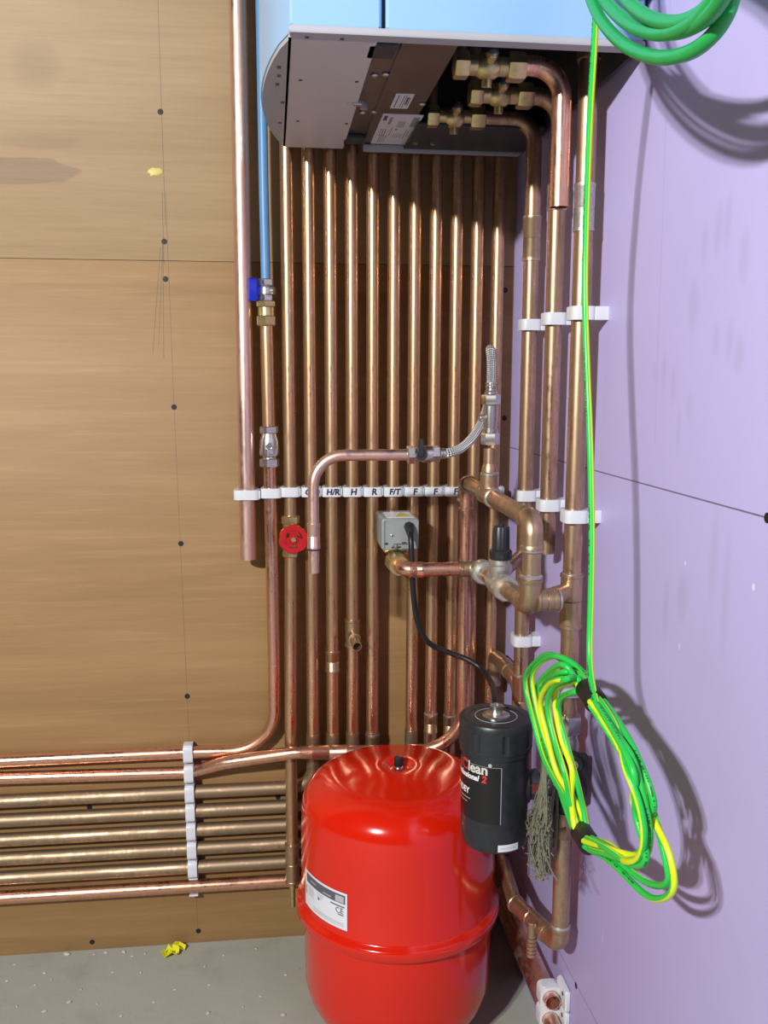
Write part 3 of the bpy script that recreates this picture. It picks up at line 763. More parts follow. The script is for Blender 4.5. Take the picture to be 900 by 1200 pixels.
for i, x in enumerate(xs):
    k = i+1
    o = thing('copper_pipe', lbl[i], 'pipe', (x, -DC, .3), None)
    zc = at_back(330+24*i, 577, DC).z
    mb = MB()
    if k == 1:
        xl1 = at_back(342, 960, .042).x
        mb.tube([(x, -DC, ztop), (x, -DC, zB(640, 342)), (xl1, -.0375, zB(860, 345, .0375)), (xl1, -.0375, zB(1035, 342, .0375))], RC, 16)
    elif k == 6:
        mb.tube(fil([(x, -DC, ztop), (x, -DC, zB(655, 460)), (x, -.075, zB(655, 460))], .02), RC, 16)
    elif k in (2, 3, 4, 5, 7, 8):
        rz = rowz[{2: 2, 3: 3, 4: 4, 5: 5, 7: 6, 8: 7}[k]]
        # bends round to the left, behind the tank, into its horizontal run
        zj = zB(866, 400); bend = .080 if k == 2 else .050
        mb.tube([(x, -DC, ztop), (x, -DC, zj)], RC, 16)
        lo = MB(); lo.tube(fil([(x, -DC, zj+.012), (x, -DC+.004, rz+.07 if k == 2 else zj-.03), (x, -DH, rz), (xs[0]-.08, -DH, rz), (-1.3, -DH, rz)], [.06, bend, 0]), RH, 16)
        lo.build('lower_run', M['copper_bright' if k == 8 else 'copper_horiz'], o)
    else:
        mb.tube([(x, -DC, ztop), (x, -DC, .05)], RC, 16)
    mat = 'copper_aged'
    mb.build('tube', M[mat], o)
    if k == 1:
        mb = MB(); coupling(mb, V((xl1, -.0375, zB(988, 342, .0375))), V((xl1, -.0375, zB(1034, 342, .0375))), RC, .0016); mb.build('coupling', M['copper_brown'], o)
        mb = MB(); z_ = zB(1034, 342, .042); mb.cyl((xl1, -.0375, z_), (xl1, -.0375, zB(1062, 342, .0375)), .0045); mb.cyl((xl1, -.0375, z_), (xl1, -.0375, z_-.012), .0062); mb.build('drain_tail', M['brass'], o)
    if k == 3:
        mb = MB(); coupling(mb, V((x, -DC, zB(762, 391))), V((x, -DC, zB(787, 391))), RC, .0014); mb.build('coupling', M['copper_brown'], o)
    if k == 4:
        mb = MB(); coupling(mb, V((x, -DC, zB(725, 413))), V((x, -DC, zB(757, 413))), RC, .0018); mb.build('tee', M['copper_brown'], o)
        mb = MB(); zt_ = zB(742, 413); p0 = V((x, -DC, zt_)); dd = V((.05, -1, -.12)).normalized()
        mb.tube([p0, p0+dd*.055], .0076, 16, b='open'); mb.lathe(p0+dd*.008, dd, [(0, .009), (.012, .0092), (.014, .0100), (.018, .0100), (.019, .0078)], 16); mb.build('stub', M['copper_brown'], o)
    if k in (5, 8, 9):
        py = {5: (860, 885), 8: (836, 858), 9: (838, 860)}[k]; px = {5: 434, 8: 503, 9: 526}[k]
        mb = MB(); coupling(mb, V((x, -DC, zB(py[0], px))), V((x, -DC, zB(py[1], px))), RC, .0012); mb.build('coupling', M['copper_brown'], o)
        mb = MB(); solder(mb, (x, -DC, zB(py[0], px)), (0, 0, 1), RC, .004); mb.build('solder_ring', M['solder'], o)

# clip row with marker lettering
letters = ['', 'C/D', 'H/R', 'H', 'R', 'F/T', 'F', 'F', 'F', '', '']
clab = ['blank white clip above the red wheel valve', 'white clip half hidden by the pink hose pipe', 'white clip marked H/R in blue ink', 'white clip marked with a single H in blue ink', 'white clip marked with a single R in blue ink',
        'white clip marked F/T above the motorised valve', 'white clip marked F, leftmost of three, above the motorised valve edge', 'white clip marked F, middle of three', 'white clip marked F, next to the loop elbow',
        'white clip hidden behind the loop elbow', 'blank white clip at the right end of the lettered row']
half = (xs[10]-xs[0])/20-.0006
for i, x in enumerate(xs):
    c = V((x, -DC, at_back(341+23.8*i, 577-.25*i*.4, DC+.012).z))
    o = tag(clip_mb(c, 'back', DC, RC, half, .0150).build('pipe_clip', M['clip_white'], None, c), clab[i], 'pipe clip', 'white clips of the lettered row')
    if letters[i]:
        mb = MB(); yf = -DC-RC-.0037
        text_on(mb, letters[i], .0128 if len(letters[i]) > 1 else .0140, lambda u, v: V((c.x+u+.001, yf, c.z+v)), .00055, .12)
        mb.build('lettering', M['ink'], o, flat=True)

# left big pipe
RA, DA = .0128, .034
xa_ = at_back(286, 400, DA).x
za = zB(655, 291, DA)
o = tag((lambda mb: (mb.tube([(xa_, -DA, ztop), (xa_, -DA, za)], RA, 20, b='open'), mb)[1])(MB()).build('copper_pipe', M['copper_pink'], None, (xa_, -DA, za)), 'wide pink copper pipe left of the blue tube, cut open below the clips', 'pipe')
c = V((xa_, -DA, zB(579, 289))); tag(clip_mb(c, 'back', DA, RA, .0205, .0150).build('pipe_clip', M['clip_white'], None, c), 'wide blank white clip on the big pink pipe at the row end', 'pipe clip', 'white clips of the lettered row')

# blue tube, valve with blue lever, copper drop and isolating valve
DBt = .036
xb_ = at_back(312, 360, DBt).x
o = tag((lambda mb: (mb.tube([(xb_-.003, -DBt, ztop), (xb_-.001, -DBt, zB(500, 315, DBt)+.35), (xb_, -DBt, zB(332, 312, DBt))], .0073, 16), mb)[1])(MB()).build('water_pipe', M['blue_pipe'], None, (xb_, -DBt, 1.2)), 'narrow blue plastic water pipe coming down between the copper pipes', 'pipe')
o = thing('lever_valve', 'nickel valve with small blue lever below the blue water pipe', 'valve', (xb_, -DBt, zB(352, 312, DBt)))
zq = lambda py: zB(py, 312, DBt)
mb = MB(); mb.hex((xb_, -DBt, zq(327)), (xb_, -DBt, zq(335)), .0120, .2); mb.cyl((xb_, -DBt, zq(335)), (xb_, -DBt, zq(347)), .0092); mb.lathe((xb_, -DBt, zq(347)), (0, 0, 1), [(0, .009), (.003, .0115), (.012, .0115), (.015, .009)], 18)
mb.hex((xb_, -DBt, zq(346)), (xb_, -DBt, zq(353)), .0118, .2); mb.cyl((xb_, -DBt, zq(341)), (xb_+.013, -DBt-.006, zq(341)), .0062); mb.build('valve_body', M['chrome'], o)
mb = MB(); mb.box((xb_-.0195, -DBt-.006, zq(340)), (.015, .009, .034), .003); mb.cyl((xb_-.014, -DBt-.004, zq(340)), (xb_, -DBt, zq(340)), .006); mb.build('lever', M['blue_handle'], o)
mb = MB(); mb.hex((xb_, -DBt, zq(353)), (xb_, -DBt, zq(360)), .0160, .1); mb.cyl((xb_, -DBt, zq(360)), (xb_, -DBt, zq(371)), .0128); mb.hex((xb_, -DBt, zq(370)), (xb_, -DBt, zq(382)), .0160, .1); mb.build('coupling', M['brass'], o)
RB = .0102
xq = at_back(316, 545, DBt).x
o = tag((lambda mb: (mb.tube([(xb_, -DBt, zq(380)), (xq, -DBt, zB(505, 315, DBt))], RB, 18), mb)[1])(MB()).build('copper_pipe', M['copper_aged'], None, (xq, -DBt, 1)), 'short copper pipe between the blue lever valve and the nickel isolating valve', 'pipe')
o = thing('isolating_valve', 'nickel isolating valve with slotted screw, left of the curved pink pipe', 'valve', (xq, -DBt, zB(545, 316, DBt)))
zq2 = lambda py: zB(py, 316, DBt)
mb = MB(); mb.hex((xq, -DBt, zq2(499)), (xq, -DBt, zq2(508)), .0148, .25); mb.lathe((xq, -DBt, zq2(534)), (0, 0, 1), [(0, .012), (.004, .0150), (.022, .0150), (zq2(507)-zq2(534), .0115)], 20)
mb.hex((xq, -DBt, zq2(525)), (xq, -DBt, zq2(534)), .0160, .25); mb.hex((xq, -DBt, zq2(537)), (xq, -DBt, zq2(547)), .0160, .25); mb.cyl((xq, -DBt, zq2(538)), (xq, -DBt, zq2(533)), .011)
mb.build('valve_body', M['chrome'], o)
mb = MB(); cc = V((xq, -DBt-.0135, zq2(522))); mb.lathe(cc, (0, -1, 0), [(0, .0055), (.003, .0055), (.0035, .0045), (.0025, .0042), (.0025, 0)], 16); mb.box(cc+V((0, -.003, 0)), (.007, .001, .0012), .0001); mb.build('screw', M['steel'], o)
zH1 = at_back(228, 881, DH).z; zH1f = rowz[0]
xd = at_back(320, 700, DBt).x
o = thing('copper_pipe', 'bright copper pipe below the nickel isolating valve, bending left into the topmost run', 'pipe', (xd, -DBt, .6))
mb = MB(); mb.tube(fil([(xq, -DBt, zq2(545)), (xd, -DBt, zB(780, 321, DBt)), (xd, -.020, zH1-.001), (at_back(228, 881, DH).x-.02, -DH-.001, zH1), (-1.3, -DH, zH1f-.002)], [.5, .078, .3], 12), RB, 18); mb.build('tube', M['copper_bright'], o)
c = V((at_back(318, 577, DBt).x, -DBt, zB(577, 318))); tag(clip_mb(c, 'back', DBt, RB, half+.0008, .0150).build('pipe_clip', M['clip_white'], None, c), 'blank white clip on the pipe under the nickel isolating valve', 'pipe clip', 'white clips of the lettered row')

# clip column on the horizontal runs
rows = [zH1, at_back(222, 905, dH2).z]+rowz[2:]
xc = at_back(222, 950, DH+.012)
hlab = ['topmost', 'second from the top', 'third from the top', 'fourth from the top', 'fourth from the bottom', 'third from the bottom', 'second from the bottom', 'lowest']
for i, rz in enumerate(rows):
    c = V((at_back(220+.9*i, 880+23*i, DH+.012).x, -DH, rz))
    if i == 7:      # the lowest clip is open, its pipe lying across it
        mb = MB(); mb.box(c+V((0, DH-.0016, 0)), (.0150, .003, .034), .0008)
        for q in (-.0148, .0148): mb.box(c+V((0, .0035, q)), (.0150, .018, .0026), .0006)
        tag(mb.build('pipe_clip', M['clip_white'], None, c), 'open white clip behind the lowest horizontal copper run', 'pipe clip', 'white clips of the lower column'); continue
    tag(clip_mb(c, 'backh', DH, RH, .0152, .0150).build('pipe_clip', M['clip_white'], None, c), f'white clip on the horizontal copper runs, {hlab[i]} of the column', 'pipe clip', 'white clips of the lower column')

# gate valve
zgv = zB(632, 343, .062)
o = thing('gate_valve', 'brass stop valve with red handwheel on the first vertical pipe', 'valve', (xs[0], -DC, zgv))
mb = MB(); x = xs[0]
mb.hex((x, -DC, zB(604, 342)), (x, -DC, zB(614, 342)), .0148, .3); mb.cyl((x, -DC, zB(614, 342)), (x, -DC, zB(648, 342)), .0125); mb.hex((x, -DC, zB(645, 342)), (x, -DC, zB(652, 342)), .0140, .3)
cw = V((at_back(344, 632, .075).x, -.075, zB(632, 343, .075))); dn = V((.05, -1, .03)).normalized()
base = cw-dn*.04
mb.cyl(base, base+dn*.022, .011); mb.hex(base+dn*.010, base+dn*.018, .0135); mb.cyl(base, cw+dn*.006, .0035); mb.build('valve_body', M['brass'], o)
# handwheel: scalloped rim, three spokes, hub
mb = MB(); n_, b_ = frame_of(dn)
N = 72; rim = []
def R_out(a): return .0205+.0026*abs(sin(3*a+.4))**.55
rings = []
for (ro, t) in ((0, -.003), (.0014, -.0044), (.0014, .0010), (0, .0036)):
    rings.append([cw+(n_*cos(2*pi*k/N)+b_*sin(2*pi*k/N))*(R_out(2*pi*k/N)+ro-.0012)+dn*t for k in range(N)])
for (ri, t) in ((.0138, .0030), (.0132, 0), (.0138, -.003)):
    rings.append([cw+(n_*cos(2*pi*k/N)+b_*sin(2*pi*k/N))*ri+dn*t for k in range(N)])
mb.rings(rings, loop=True)
mb.cyl(cw-dn*.003, cw+dn*.003, .0078)
for k in range(3):
    a = 2*pi*k/3+.5; u = n_*cos(a)+b_*sin(a); w = n_*(-sin(a))+b_*cos(a)
    mb.rings([[cw+u*q+w*s1*.0066+dn*s2*.0016 for s1, s2 in ((-1, -1), (1, -1), (1, 1), (-1, 1))] for q in (.004, .0146)])
hw = mb.build('handwheel', M['red_wheel'], o)
mb = MB(); mb.hex(cw+dn*.0028, cw+dn*.0062, .0042); mb.build('wheel_nut', M['brass'], hw)

# ------------------------------------------------------------------ motorised valve
yA = -.152; 
pc = at_back(467.5, 627, -yA)
o = thing('motorised_valve', 'grey box actuator on a brass valve with black flex hanging from it', 'valve', (pc.x, -.11, at_back(466, 660, -yA).z))
ztp = at_back(467, 608, -yA).z; zbt = at_back(467, 645, -yA).z
xL, xR = at_back(447.5, 627, -yA).x, at_back(491, 627, -yA).x
yBk = -.068
def ring(y, dx, dz): 
    x0, x1, zz0, zz1 = xL-dx, xR+dx*.3, zbt-dz, ztp+dz; c_ = .003
    return [V(p) for p in ((x0+c_, y, zz0), (x1-c_, y, zz0), (x1, y, zz0+c_), (x1, y, zz1-c_), (x1-c_, y, zz1), (x0+c_, y, zz1), (x0, y, zz1-c_), (x0, y, zz0+c_))]
mb = MB(); mb.rings([ring(yBk, 0, 0), ring(yA+.0025, 0, 0), ring(yA, -.0022, -.0022)]); bx = mb.build('actuator_cover', M['actuator'], o)
mb = MB(); w_ = xR-xL
mb.rings([ring(yA-.0006, -.004, -.003), ring(yA+.001, -.004, -.003)]); fp = mb.build('front_plate', M['actuator'], bx)
mb = MB(); h_ = ztp-zbt
def on(u, v, a, c_, t=.0006): mb.box((xL+w_*u, yA-.0008, zbt+h_*v), (w_*a, t, h_*c_), 0)
on(.12, .22, .09, .07); on(.5, .20, .40, .025); on(.28, .10, .04, .05); on(.48, .11, .07, .05); on(.60, .245, .12, .04); on(.075, .5, .012, .9)
mb.build('slot', M['gap'], bx)
mb = MB(); mb.box((xL+w_*.35, yA-.003, zbt+h_*.14), (.006, .006, .006), .001); mb.lathe((xL+w_*.27, yA-.0004, zbt+h_*.48), (0, -1, 0), [(0, .0022), (.001, .0022), (.0015, .001)], 10); mb.build('lever', M['steel'], bx)
mb = MB(); mb.box((xL+w_*.52, (yA+yBk)/2-.006, ztp+.0004), (w_*.74, .056, .0005), 0); lb = mb.build('label', M['white_label'], bx)
mb = MB(); y_m = (yA+yBk)/2-.004
tri = [V((xL+w_*.40, y_m-.022, ztp+.0008)), V((xL+w_*.88, y_m-.018, ztp+.0008)), V((xL+w_*.64, y_m+.020, ztp+.0008))]; mb.prism(tri, (0, 0, .0003)); mb.build('print', M['yellow_print'], lb)
# brass body
mb = MB(); xv = xs[5]; zv_ = at_back(462, 660, .09).z
mb.box(((xL+xR)/2-.004, -.104, zbt-.004), (.036, .056, .008), .002)
mb.lathe((xv+.006, -.098, zbt-.004), (0, 0, -1), [(0, .017), (.008, .016), (.014, .0165), (.026, .0155), (.031, .010), (.032, 0)], 20)
mb.cyl((xv, -.06, zB(655, 460)), (xv+.004, -.095, zB(655, 460)), .0135)
pq = V((xm, yQ+.020, zQ+.002)); mb.hex(pq+V((-.003, .030, .003)), pq, .0165, .3, 8); mb.cyl(V((xv+.006, -.098, zbt-.02)), pq+V((0, .014, .002)), .0130)
mb.lathe(pq+V((0, .006, 0)), (0, -1, 0), [(0, .0150), (.004, .0155), (.007, .0145), (.007, .0105)], 20)
mb.build('valve_body', M['brass'], o)
# flex
mb = MB(); g0 = at_back(479, 617, -yA)
mb.hex(g0+V((0, .004, 0)), g0+V((0, -.006, 0)), .0078, 0, 8); mb.lathe(g0+V((0, -.005, 0)), (0, -.75, -.65), [(0, .0072), (.006, .0068), (.013, .0052), (.016, .0045)], 14); mb.build('cable_gland', M['black'], o)
pth = smooth([g0+V((0, -.009, -.004)), at_back(481.5, 632, .176), at_back(482.5, 655, .180), at_back(484, 690, .178), at_back(488, 722, .175), at_back(496, 745, .172), at_back(508, 757, .170), at_back(530, 766, .172), at_back(550, 774, .180), at_back(566, 786, .195), at_back(577, 803, .24), at_back(580, 822, .30), at_back(579, 850, .33), at_back(575, 900, .33)], 8)
mb = MB(); mb.tube(pth, .0042, 12); mb.build('flex', M['black_soft'], o)

# ------------------------------------------------------------------ expansion vessel
TX, TY, TR = -.2135, -.222, .1505
zr_ = at_back(466, 1050, -TY).z
RU, RL = .1425, .1385
o = thing('expansion_vessel', 'glossy red expansion vessel standing on the floor in front of the pipes', 'tank', (TX, TY, 0))
prof = [(0.0, 0), (0, .060), (.004, .080), (.014, .101), (.032, .1205), (.055, .1325), (.08, RL)]
prof += [(zr_-.013, RL+.0005), (zr_-.0115, RL+.004), (zr_-.010, TR-.003), (zr_-.007, TR), (zr_+.005, TR), (zr_+.008, TR-.0015), (zr_+.010, RU+.001), (zr_+.013, RU)]
zt0 = at_back(466, 893, -TY).z
H = zt0-.060
prof += [(H-.05, RU), (H, RU-.0015)]
for k in range(1, 9):
    a = k/8*pi/2; prof.append((H+.048*sin(a), RU-.0015-.062*(1-cos(a))))
prof += [(H+.0525, .06), (H+.056, .035), (H+.057, .024), (H+.056, .021), (H+.051, .017), (H+.049, .012), (H+.049, 0)]
mb = MB(); mb.lathe((TX, TY, 0), (0, 0, 1), prof, 96); mb.build('shell', M['red_vessel'], o, ang=60)
mb = MB(); zc = H+.049; mb.lathe((TX, TY, zc), (0, 0, 1), [(0, .0075), (.003, .0075), (.003, .005), (.008, .005)], 14); mb.build('valve_stem', M['steel'], o)
mb = MB(); mb.lathe((TX, TY, zc+.006), (0, 0, 1), [(0, .0062), (.001, .0066), (.012, .0064), (.0135, .005), (.0135, 0)], 16); mb.build('valve_cap', M['black'], o)
# label wrapped on the upper shell
def cyl_fn(cx, cy, R, a0, z_mid):
    return lambda u, v: V((cx+R*sin(a0+u/R), cy-R*cos(a0+u/R), z_mid+v))
aR = None
def angle_at(px, py, cx, cy, R):
    r = pix(px, py); A = r.x**2+r.y**2; dx, dy = CAM.x-cx, CAM.y-cy
    B = dx*r.x+dy*r.y; Cc = dx*dx+dy*dy-R*R; disc = B*B-A*Cc
    if disc < 0: t = -B/A
    else: t = (-B-math.sqrt(disc))/A
    p = CAM+r*t; return atan2(p.x-cx, -(p.y-cy)), p.z
a1_, z1_ = angle_at(407, 1048, TX, TY, RU); _, z2_ = angle_at(407, 1092, TX, TY, RU)
a0_, z0_ = angle_at(358.5, 1035, TX, TY, RU)
zt_, zb_ = z1_, z2_+.001
R1 = RU+.0006
ulen = (a1_-a0_)*R1
fn = cyl_fn(TX, TY, R1, (a0_+a1_)/2, (zt_+zb_)/2); hh = (zt_-zb_)/2
mb = MB(); patch(mb, fn, -ulen/2, ulen/2, -hh, hh, 24); lb = mb.build('label', M['white_label'], o)
fn2 = cyl_fn(TX, TY, R1+.0004, (a0_+a1_)/2, (zt_+zb_)/2)
mb = MB(); patch(mb, fn2, -ulen*.42, ulen*.47, hh*.40, hh*.88, 20); 
for k in range(7): patch(mb, fn2, -ulen*.47+k*.0008, -ulen*.47+k*.0008+.0004, -hh*.35, hh*.15, 1)
patch(mb, fn2, -ulen*.08, -ulen*.04, -hh*.06, hh*.06, 1); patch(mb, fn2, ulen*.20, ulen*.46, hh*.20, hh*.27, 4)
text_on(mb, 'CE', .0115, lambda u, v: fn2(u+ulen*.37, v-hh*.02), .0001); patch(mb, fn2, ulen*.34, ulen*.44, -hh*.26, -hh*.20, 2)
mb.build('print', M['print_grey'], lb, flat=True)
mb = MB()
for k in range(5):
    patch(mb, fn2, -ulen*.36, -ulen*(.20-.02*(k % 3)), hh*(.22-.11*k), hh*(.22-.11*k)+.0012, 2)
for k in range(3): patch(mb, fn2, -ulen*.10, ulen*(.06-.02*k), hh*(.26-.1*k), hh*(.26-.1*k)+.0010, 2)
for k in range(3): patch(mb, fn2, -ulen*.2, ulen*.44, hh*(-.68-.08*k), hh*(-.68-.08*k)+.0008, 4)
fn3 = cyl_fn(TX, TY, R1+.0007, (a0_+a1_)/2, (zt_+zb_)/2)
patch(mb, fn3, -ulen*.28, -ulen*.12, hh*.62, hh*.68, 3); patch(mb, fn3, ulen*.05, ulen*.22, hh*.52, hh*.58, 3); patch(mb, fn3, ulen*.3, ulen*.45, hh*.45, hh*.8, 3)
mb.build('print', M['print_pale'], lb, flat=True)

# ------------------------------------------------------------------ magnetic filter
FX, FY = at_back(580, 900, .42).x, -.42
zf = lambda py: at_back(580, py, .42).z
RFb = .0418; RL_ = .0455
ztopf, zlid, zbot = zf(838), zf(872), zf(985)
o = thing('magnetic_filter', 'black cylindrical magnetic filter with ribbed screw lid beside the red vessel', 'filter', (FX, FY, zbot))
mb = MB(); mb.lathe((FX, FY, zbot), (0, 0, 1), [(0, 0), (0, RFb-.008), (.003, RFb-.003), (.009, RFb-.0008), (.02, RFb), (zlid-zbot-.006, RFb), (zlid-zbot-.005, RFb+.0025), (zlid-zbot+.002, RFb+.0025)], 64); body = mb.build('canister', M['black'], o)
mb = MB(); N = 96; rings = []
hl = ztopf-zlid
def rr_(k, t): 
    g_ = (k % 12) in (0, 1); return .0018 if (g_ and .12 < t < .72) else 0
for t, r in ((0, RL_-.002), (.04, RL_), (.12, RL_), (.15, RL_), (.70, RL_), (.73, RL_), (.92, RL_), (.98, RL_-.0015), (1.0, RL_-.004), (1.0, RL_-.012), (.975, RL_-.0125), (.975, .001)):
    rings.append([V((FX+(r-rr_(k, t))*cos(2*pi*k/N), FY+(r-rr_(k, t))*sin(2*pi*k/N), zlid+hl*t)) for k in range(N)])
mb.rings(rings); lid = mb.build('lid', M['black'], o)
mb = MB()
for q0, q1 in ((.0255, .0262),):
    mb.rings([[V((FX+r*cos(2*pi*k/48), FY+r*sin(2*pi*k/48), ztopf-.0008+dz)) for k in range(48)] for r, dz in ((q0, 0), (q0, .0004), (q1, .0004), (q1, 0))], loop=True)
mb.build('lid_ring', M['print_pale'], lid)
mb = MB(); mb.lathe((FX, FY, ztopf-.002), (0, 0, 1), [(0, .017), (.0025, .017), (.004, .015), (.0045, .0085), (.007, .0075), (.008, .0082), (.0150, .0082), (.0155, .0075), (.0155, .005), (.011, .0045), (.011, 0)], 28); mb.build('bleed_plug', M['chrome'], lid)
# label band and lettering
zl0, zl1 = zf(884), zf(948)
aE, _ = angle_at(588, 900, FX, FY, RFb)
fnL = cyl_fn(FX, FY, RFb+.0004, aE, 0); span = 2.6*RFb
mb = MB(); patch(mb, fnL, -span, 0, zl1, zl0, 40); lab = mb.build('label', M['dark_label'], body)
mb = MB(); patch(mb, cyl_fn(FX, FY, RFb+.0006, aE, 0), -.0005, .0002, zl1, zl0, 1); patch(mb, cyl_fn(FX, FY, RFb+.0006, aE, 0), -span, 0, zl0, zl0+.0004, 30); mb.build('label_edge', M['print_pale'], lab, flat=True)
aC, zC = angle_at(571.5, 903.5, FX, FY, RFb)     # right end of the big word
def word(txt, size, aend, z, mat, bold=.0002, shear=0, xoff=0.0, R=RFb+.0009):
    vs, _f = text_verts(txt, size, bold, shear); w = max(v.x for v in vs)
    mb = MB(); text_on(mb, txt, size, lambda u, v: cyl_fn(FX, FY, R, aend, z)(u-w+xoff, v), bold, shear); mb.build('lettering', M[mat], lab, flat=True)
    return 2*w
ws = word('lean', .0178, aC, zC, 'silver_print', .0005)
wc = word('C', .0195, aC, zC+.0006, 'red_print', .0004, 0, -ws-.0006)
word('Magna', .0178, aC, zC, 'red_print', .0005, 0, -ws-wc-.0014)
word('®', .0058, aC, zC+.0068, 'white_print', .0001, 0, .0052)
a2, z2 = angle_at(570.5, 914.5, FX, FY, RFb)
w2 = word('2', .0122, a2, z2, 'red_print', .0006, .2)
word('Professional', .0096, a2, z2, 'white_print', .0004, .2, -w2-.0018)
a3, z3 = angle_at(551, 927, FX, FY, RFb)
word('ADEY', .0105, a3, z3, 'white_print', .0004, .0)
mb = MB(); f3 = cyl_fn(FX, FY, RFb+.0009, a3, z3); patch(mb, f3, -.05, .001, -.0095, -.0090, 12); patch(mb, f3, -.05, -.004, -.0145, -.0141, 12); mb.build('rule', M['white_print'], lab, flat=True)
aS0, zS = angle_at(583.5, 989, FX, FY, RFb); aS1, zS1 = angle_at(607, 984, FX, FY, RFb)
fS = cyl_fn(FX, FY, RFb+.0005, aS0, zbot+.0115); mb = MB(); patch(mb, fS, 0, (aS1-aS0)*RFb, -.0045, .0045, 10); st = mb.build('sticker', M['white_label'], body)
fS2 = cyl_fn(FX, FY, RFb+.0008, aS0, zbot+.0115); mb = MB()
for k in range(9): patch(mb, fS2, .003+k*.0023, .0043+k*.0023, -.0008, .0008, 1)
mb.build('print', M['print_pale'], st, flat=True)
# side port block reaching to the board pipe
mb = MB(); zp = (zf(905)+zf(935))/2
pP = V((xP3, yP3, zp)); pF = V((FX, FY, zp)); dP = (pP-pF).normalized()
mb.lathe(pF+dP*.030, dP, [(0, .023), (.010, .023), (.014, .019), (.024, .019), (.026, .015), ((pP-pF).length-.030, .014)], 28)
mb.cyl(pP-V((0, 0, .034)), pP+V((0, 0, .034)), .0165); pb = mb.build('port_block', M['black'], o)
mb = MB(); mb.lathe(pF+dP*.047+V((0, -.0172, .002)), (-.15, -1, 0), [(0, .009), (.002, .009), (.003, .008), (.003, 0)], 4, .8); mb.build('port_marker', M['red_dull'], pb)

# isolating valves above and below the filter on the board pipe
o = thing('isolating_valve', 'nickel valve with black lever seen through the earth cable coil', 'valve', (xP3, yP3, zp+.034))
mb = MB(); za, zb2 = zr(yP3, 836, 668), zr(yP3, 905, 668)
mb.hex((xP3, yP3, za), (xP3, yP3, za-.024), .0185, .2); mb.cyl((xP3, yP3, za-.022), (xP3, yP3, za-.034), .0135); mb.lathe((xP3, yP3, za-.030), (0, 0, -1), [(0, .0135), (.008, .0160), (.022, .0160), (za-zp-.068, .013)], 20)
mb.build('valve_body', M['chrome'], o)
mb = MB(); cl = V((xP3+.004, yP3-.020, zr(yP3, 884, 678))); mb.cyl(cl+V((0, .014, 0)), cl+V((-.004, -.010, 0)), .0120); mb.box(cl+V((.008, -.004, -.020)), (.016, .010, .062), .003); lv = mb.build('lever', M['black'], o)
mb = MB(); mb.lathe(cl+V((-.004, -.010, 0)), (-.3, -1, .1), [(0, .006), (.003, .006), (.0035, .004), (.002, .0035), (.002, 0)], 14); mb.build('lever_nut', M['steel'], lv)
o = thing('isolating_valve', 'dark valve and nut below the black filter, behind the frayed hemp', 'valve', (xP3, yP3, zr(yP3, 985, 656)))
mb = MB(); zc_ = zr(yP3, 962, 657)
mb.lathe((xP3, yP3, zp-.036), (0, 0, -1), [(0, .0145), (.012, .0155), (.02, .0140), (zp-.036-zc_, .0145)], 20)
mb.hex((xP3, yP3, zc_), (xP3, yP3, zc_-.020), .0165, .1); mb.build('valve_body', M['copper_brown'], o)

# lower board pipe with floor level elbow
zEl = zr(yP3, 1108, 645)
o = thing('copper_pipe', 'brown copper pipe below the filter, elbowing back towards the corner near the floor', 'pipe', (xP3, yP3, zEl))
mb = MB(); mb.tube([(xP3, yP3, zc_-.010), (xP3, yP3, zEl+.02)], RP, 18)
def px_at(px, py, z): return at_floor(px, py, z)
pA = V((xP3, yP3, zEl)); pB = at_back(603, 1058, .33); pB = V((-.052, pB.y, pB.z)); pB = at_right(603, 1058, .060)
pC = at_right(588, 1008, .047)
mb.tube([pA.lerp(pB, .15), pB, pC], RP*.95, 18); mb.build('tube', M['copper_brown'], o)
mb = MB(); elbow(mb, V((xP3, yP3, zEl+.026)), pA, pA.lerp(pB, .032/(pB-pA).length), RP+.0016); mb.build('elbow', M['copper_brown'], o)
mb = MB(); solder(mb, (xP3, yP3, zEl+.027), (0, 0, 1), RP+.0006, .005); mb.build('solder_ring', M['solder'], o)
mb = MB(); coupling(mb, pB, pA.lerp(pB, .2), RP*.95, .0016); mb.build('coupling', M['copper_brown'], o)
pp = at_right(623, 1098, .055); mb = MB()
for k in range(5): mb.lathe(pp-V((0, 0, .0055*k)), (0, 0, -1), [(0, .0055), (.0008, .0072), (.0046, .0072), (.0054, .0055)], 14)
mb.cyl(pp+V((0, 0, .022)), pp, .006); mb.build('drain_plug', M['copper_brown'], o)

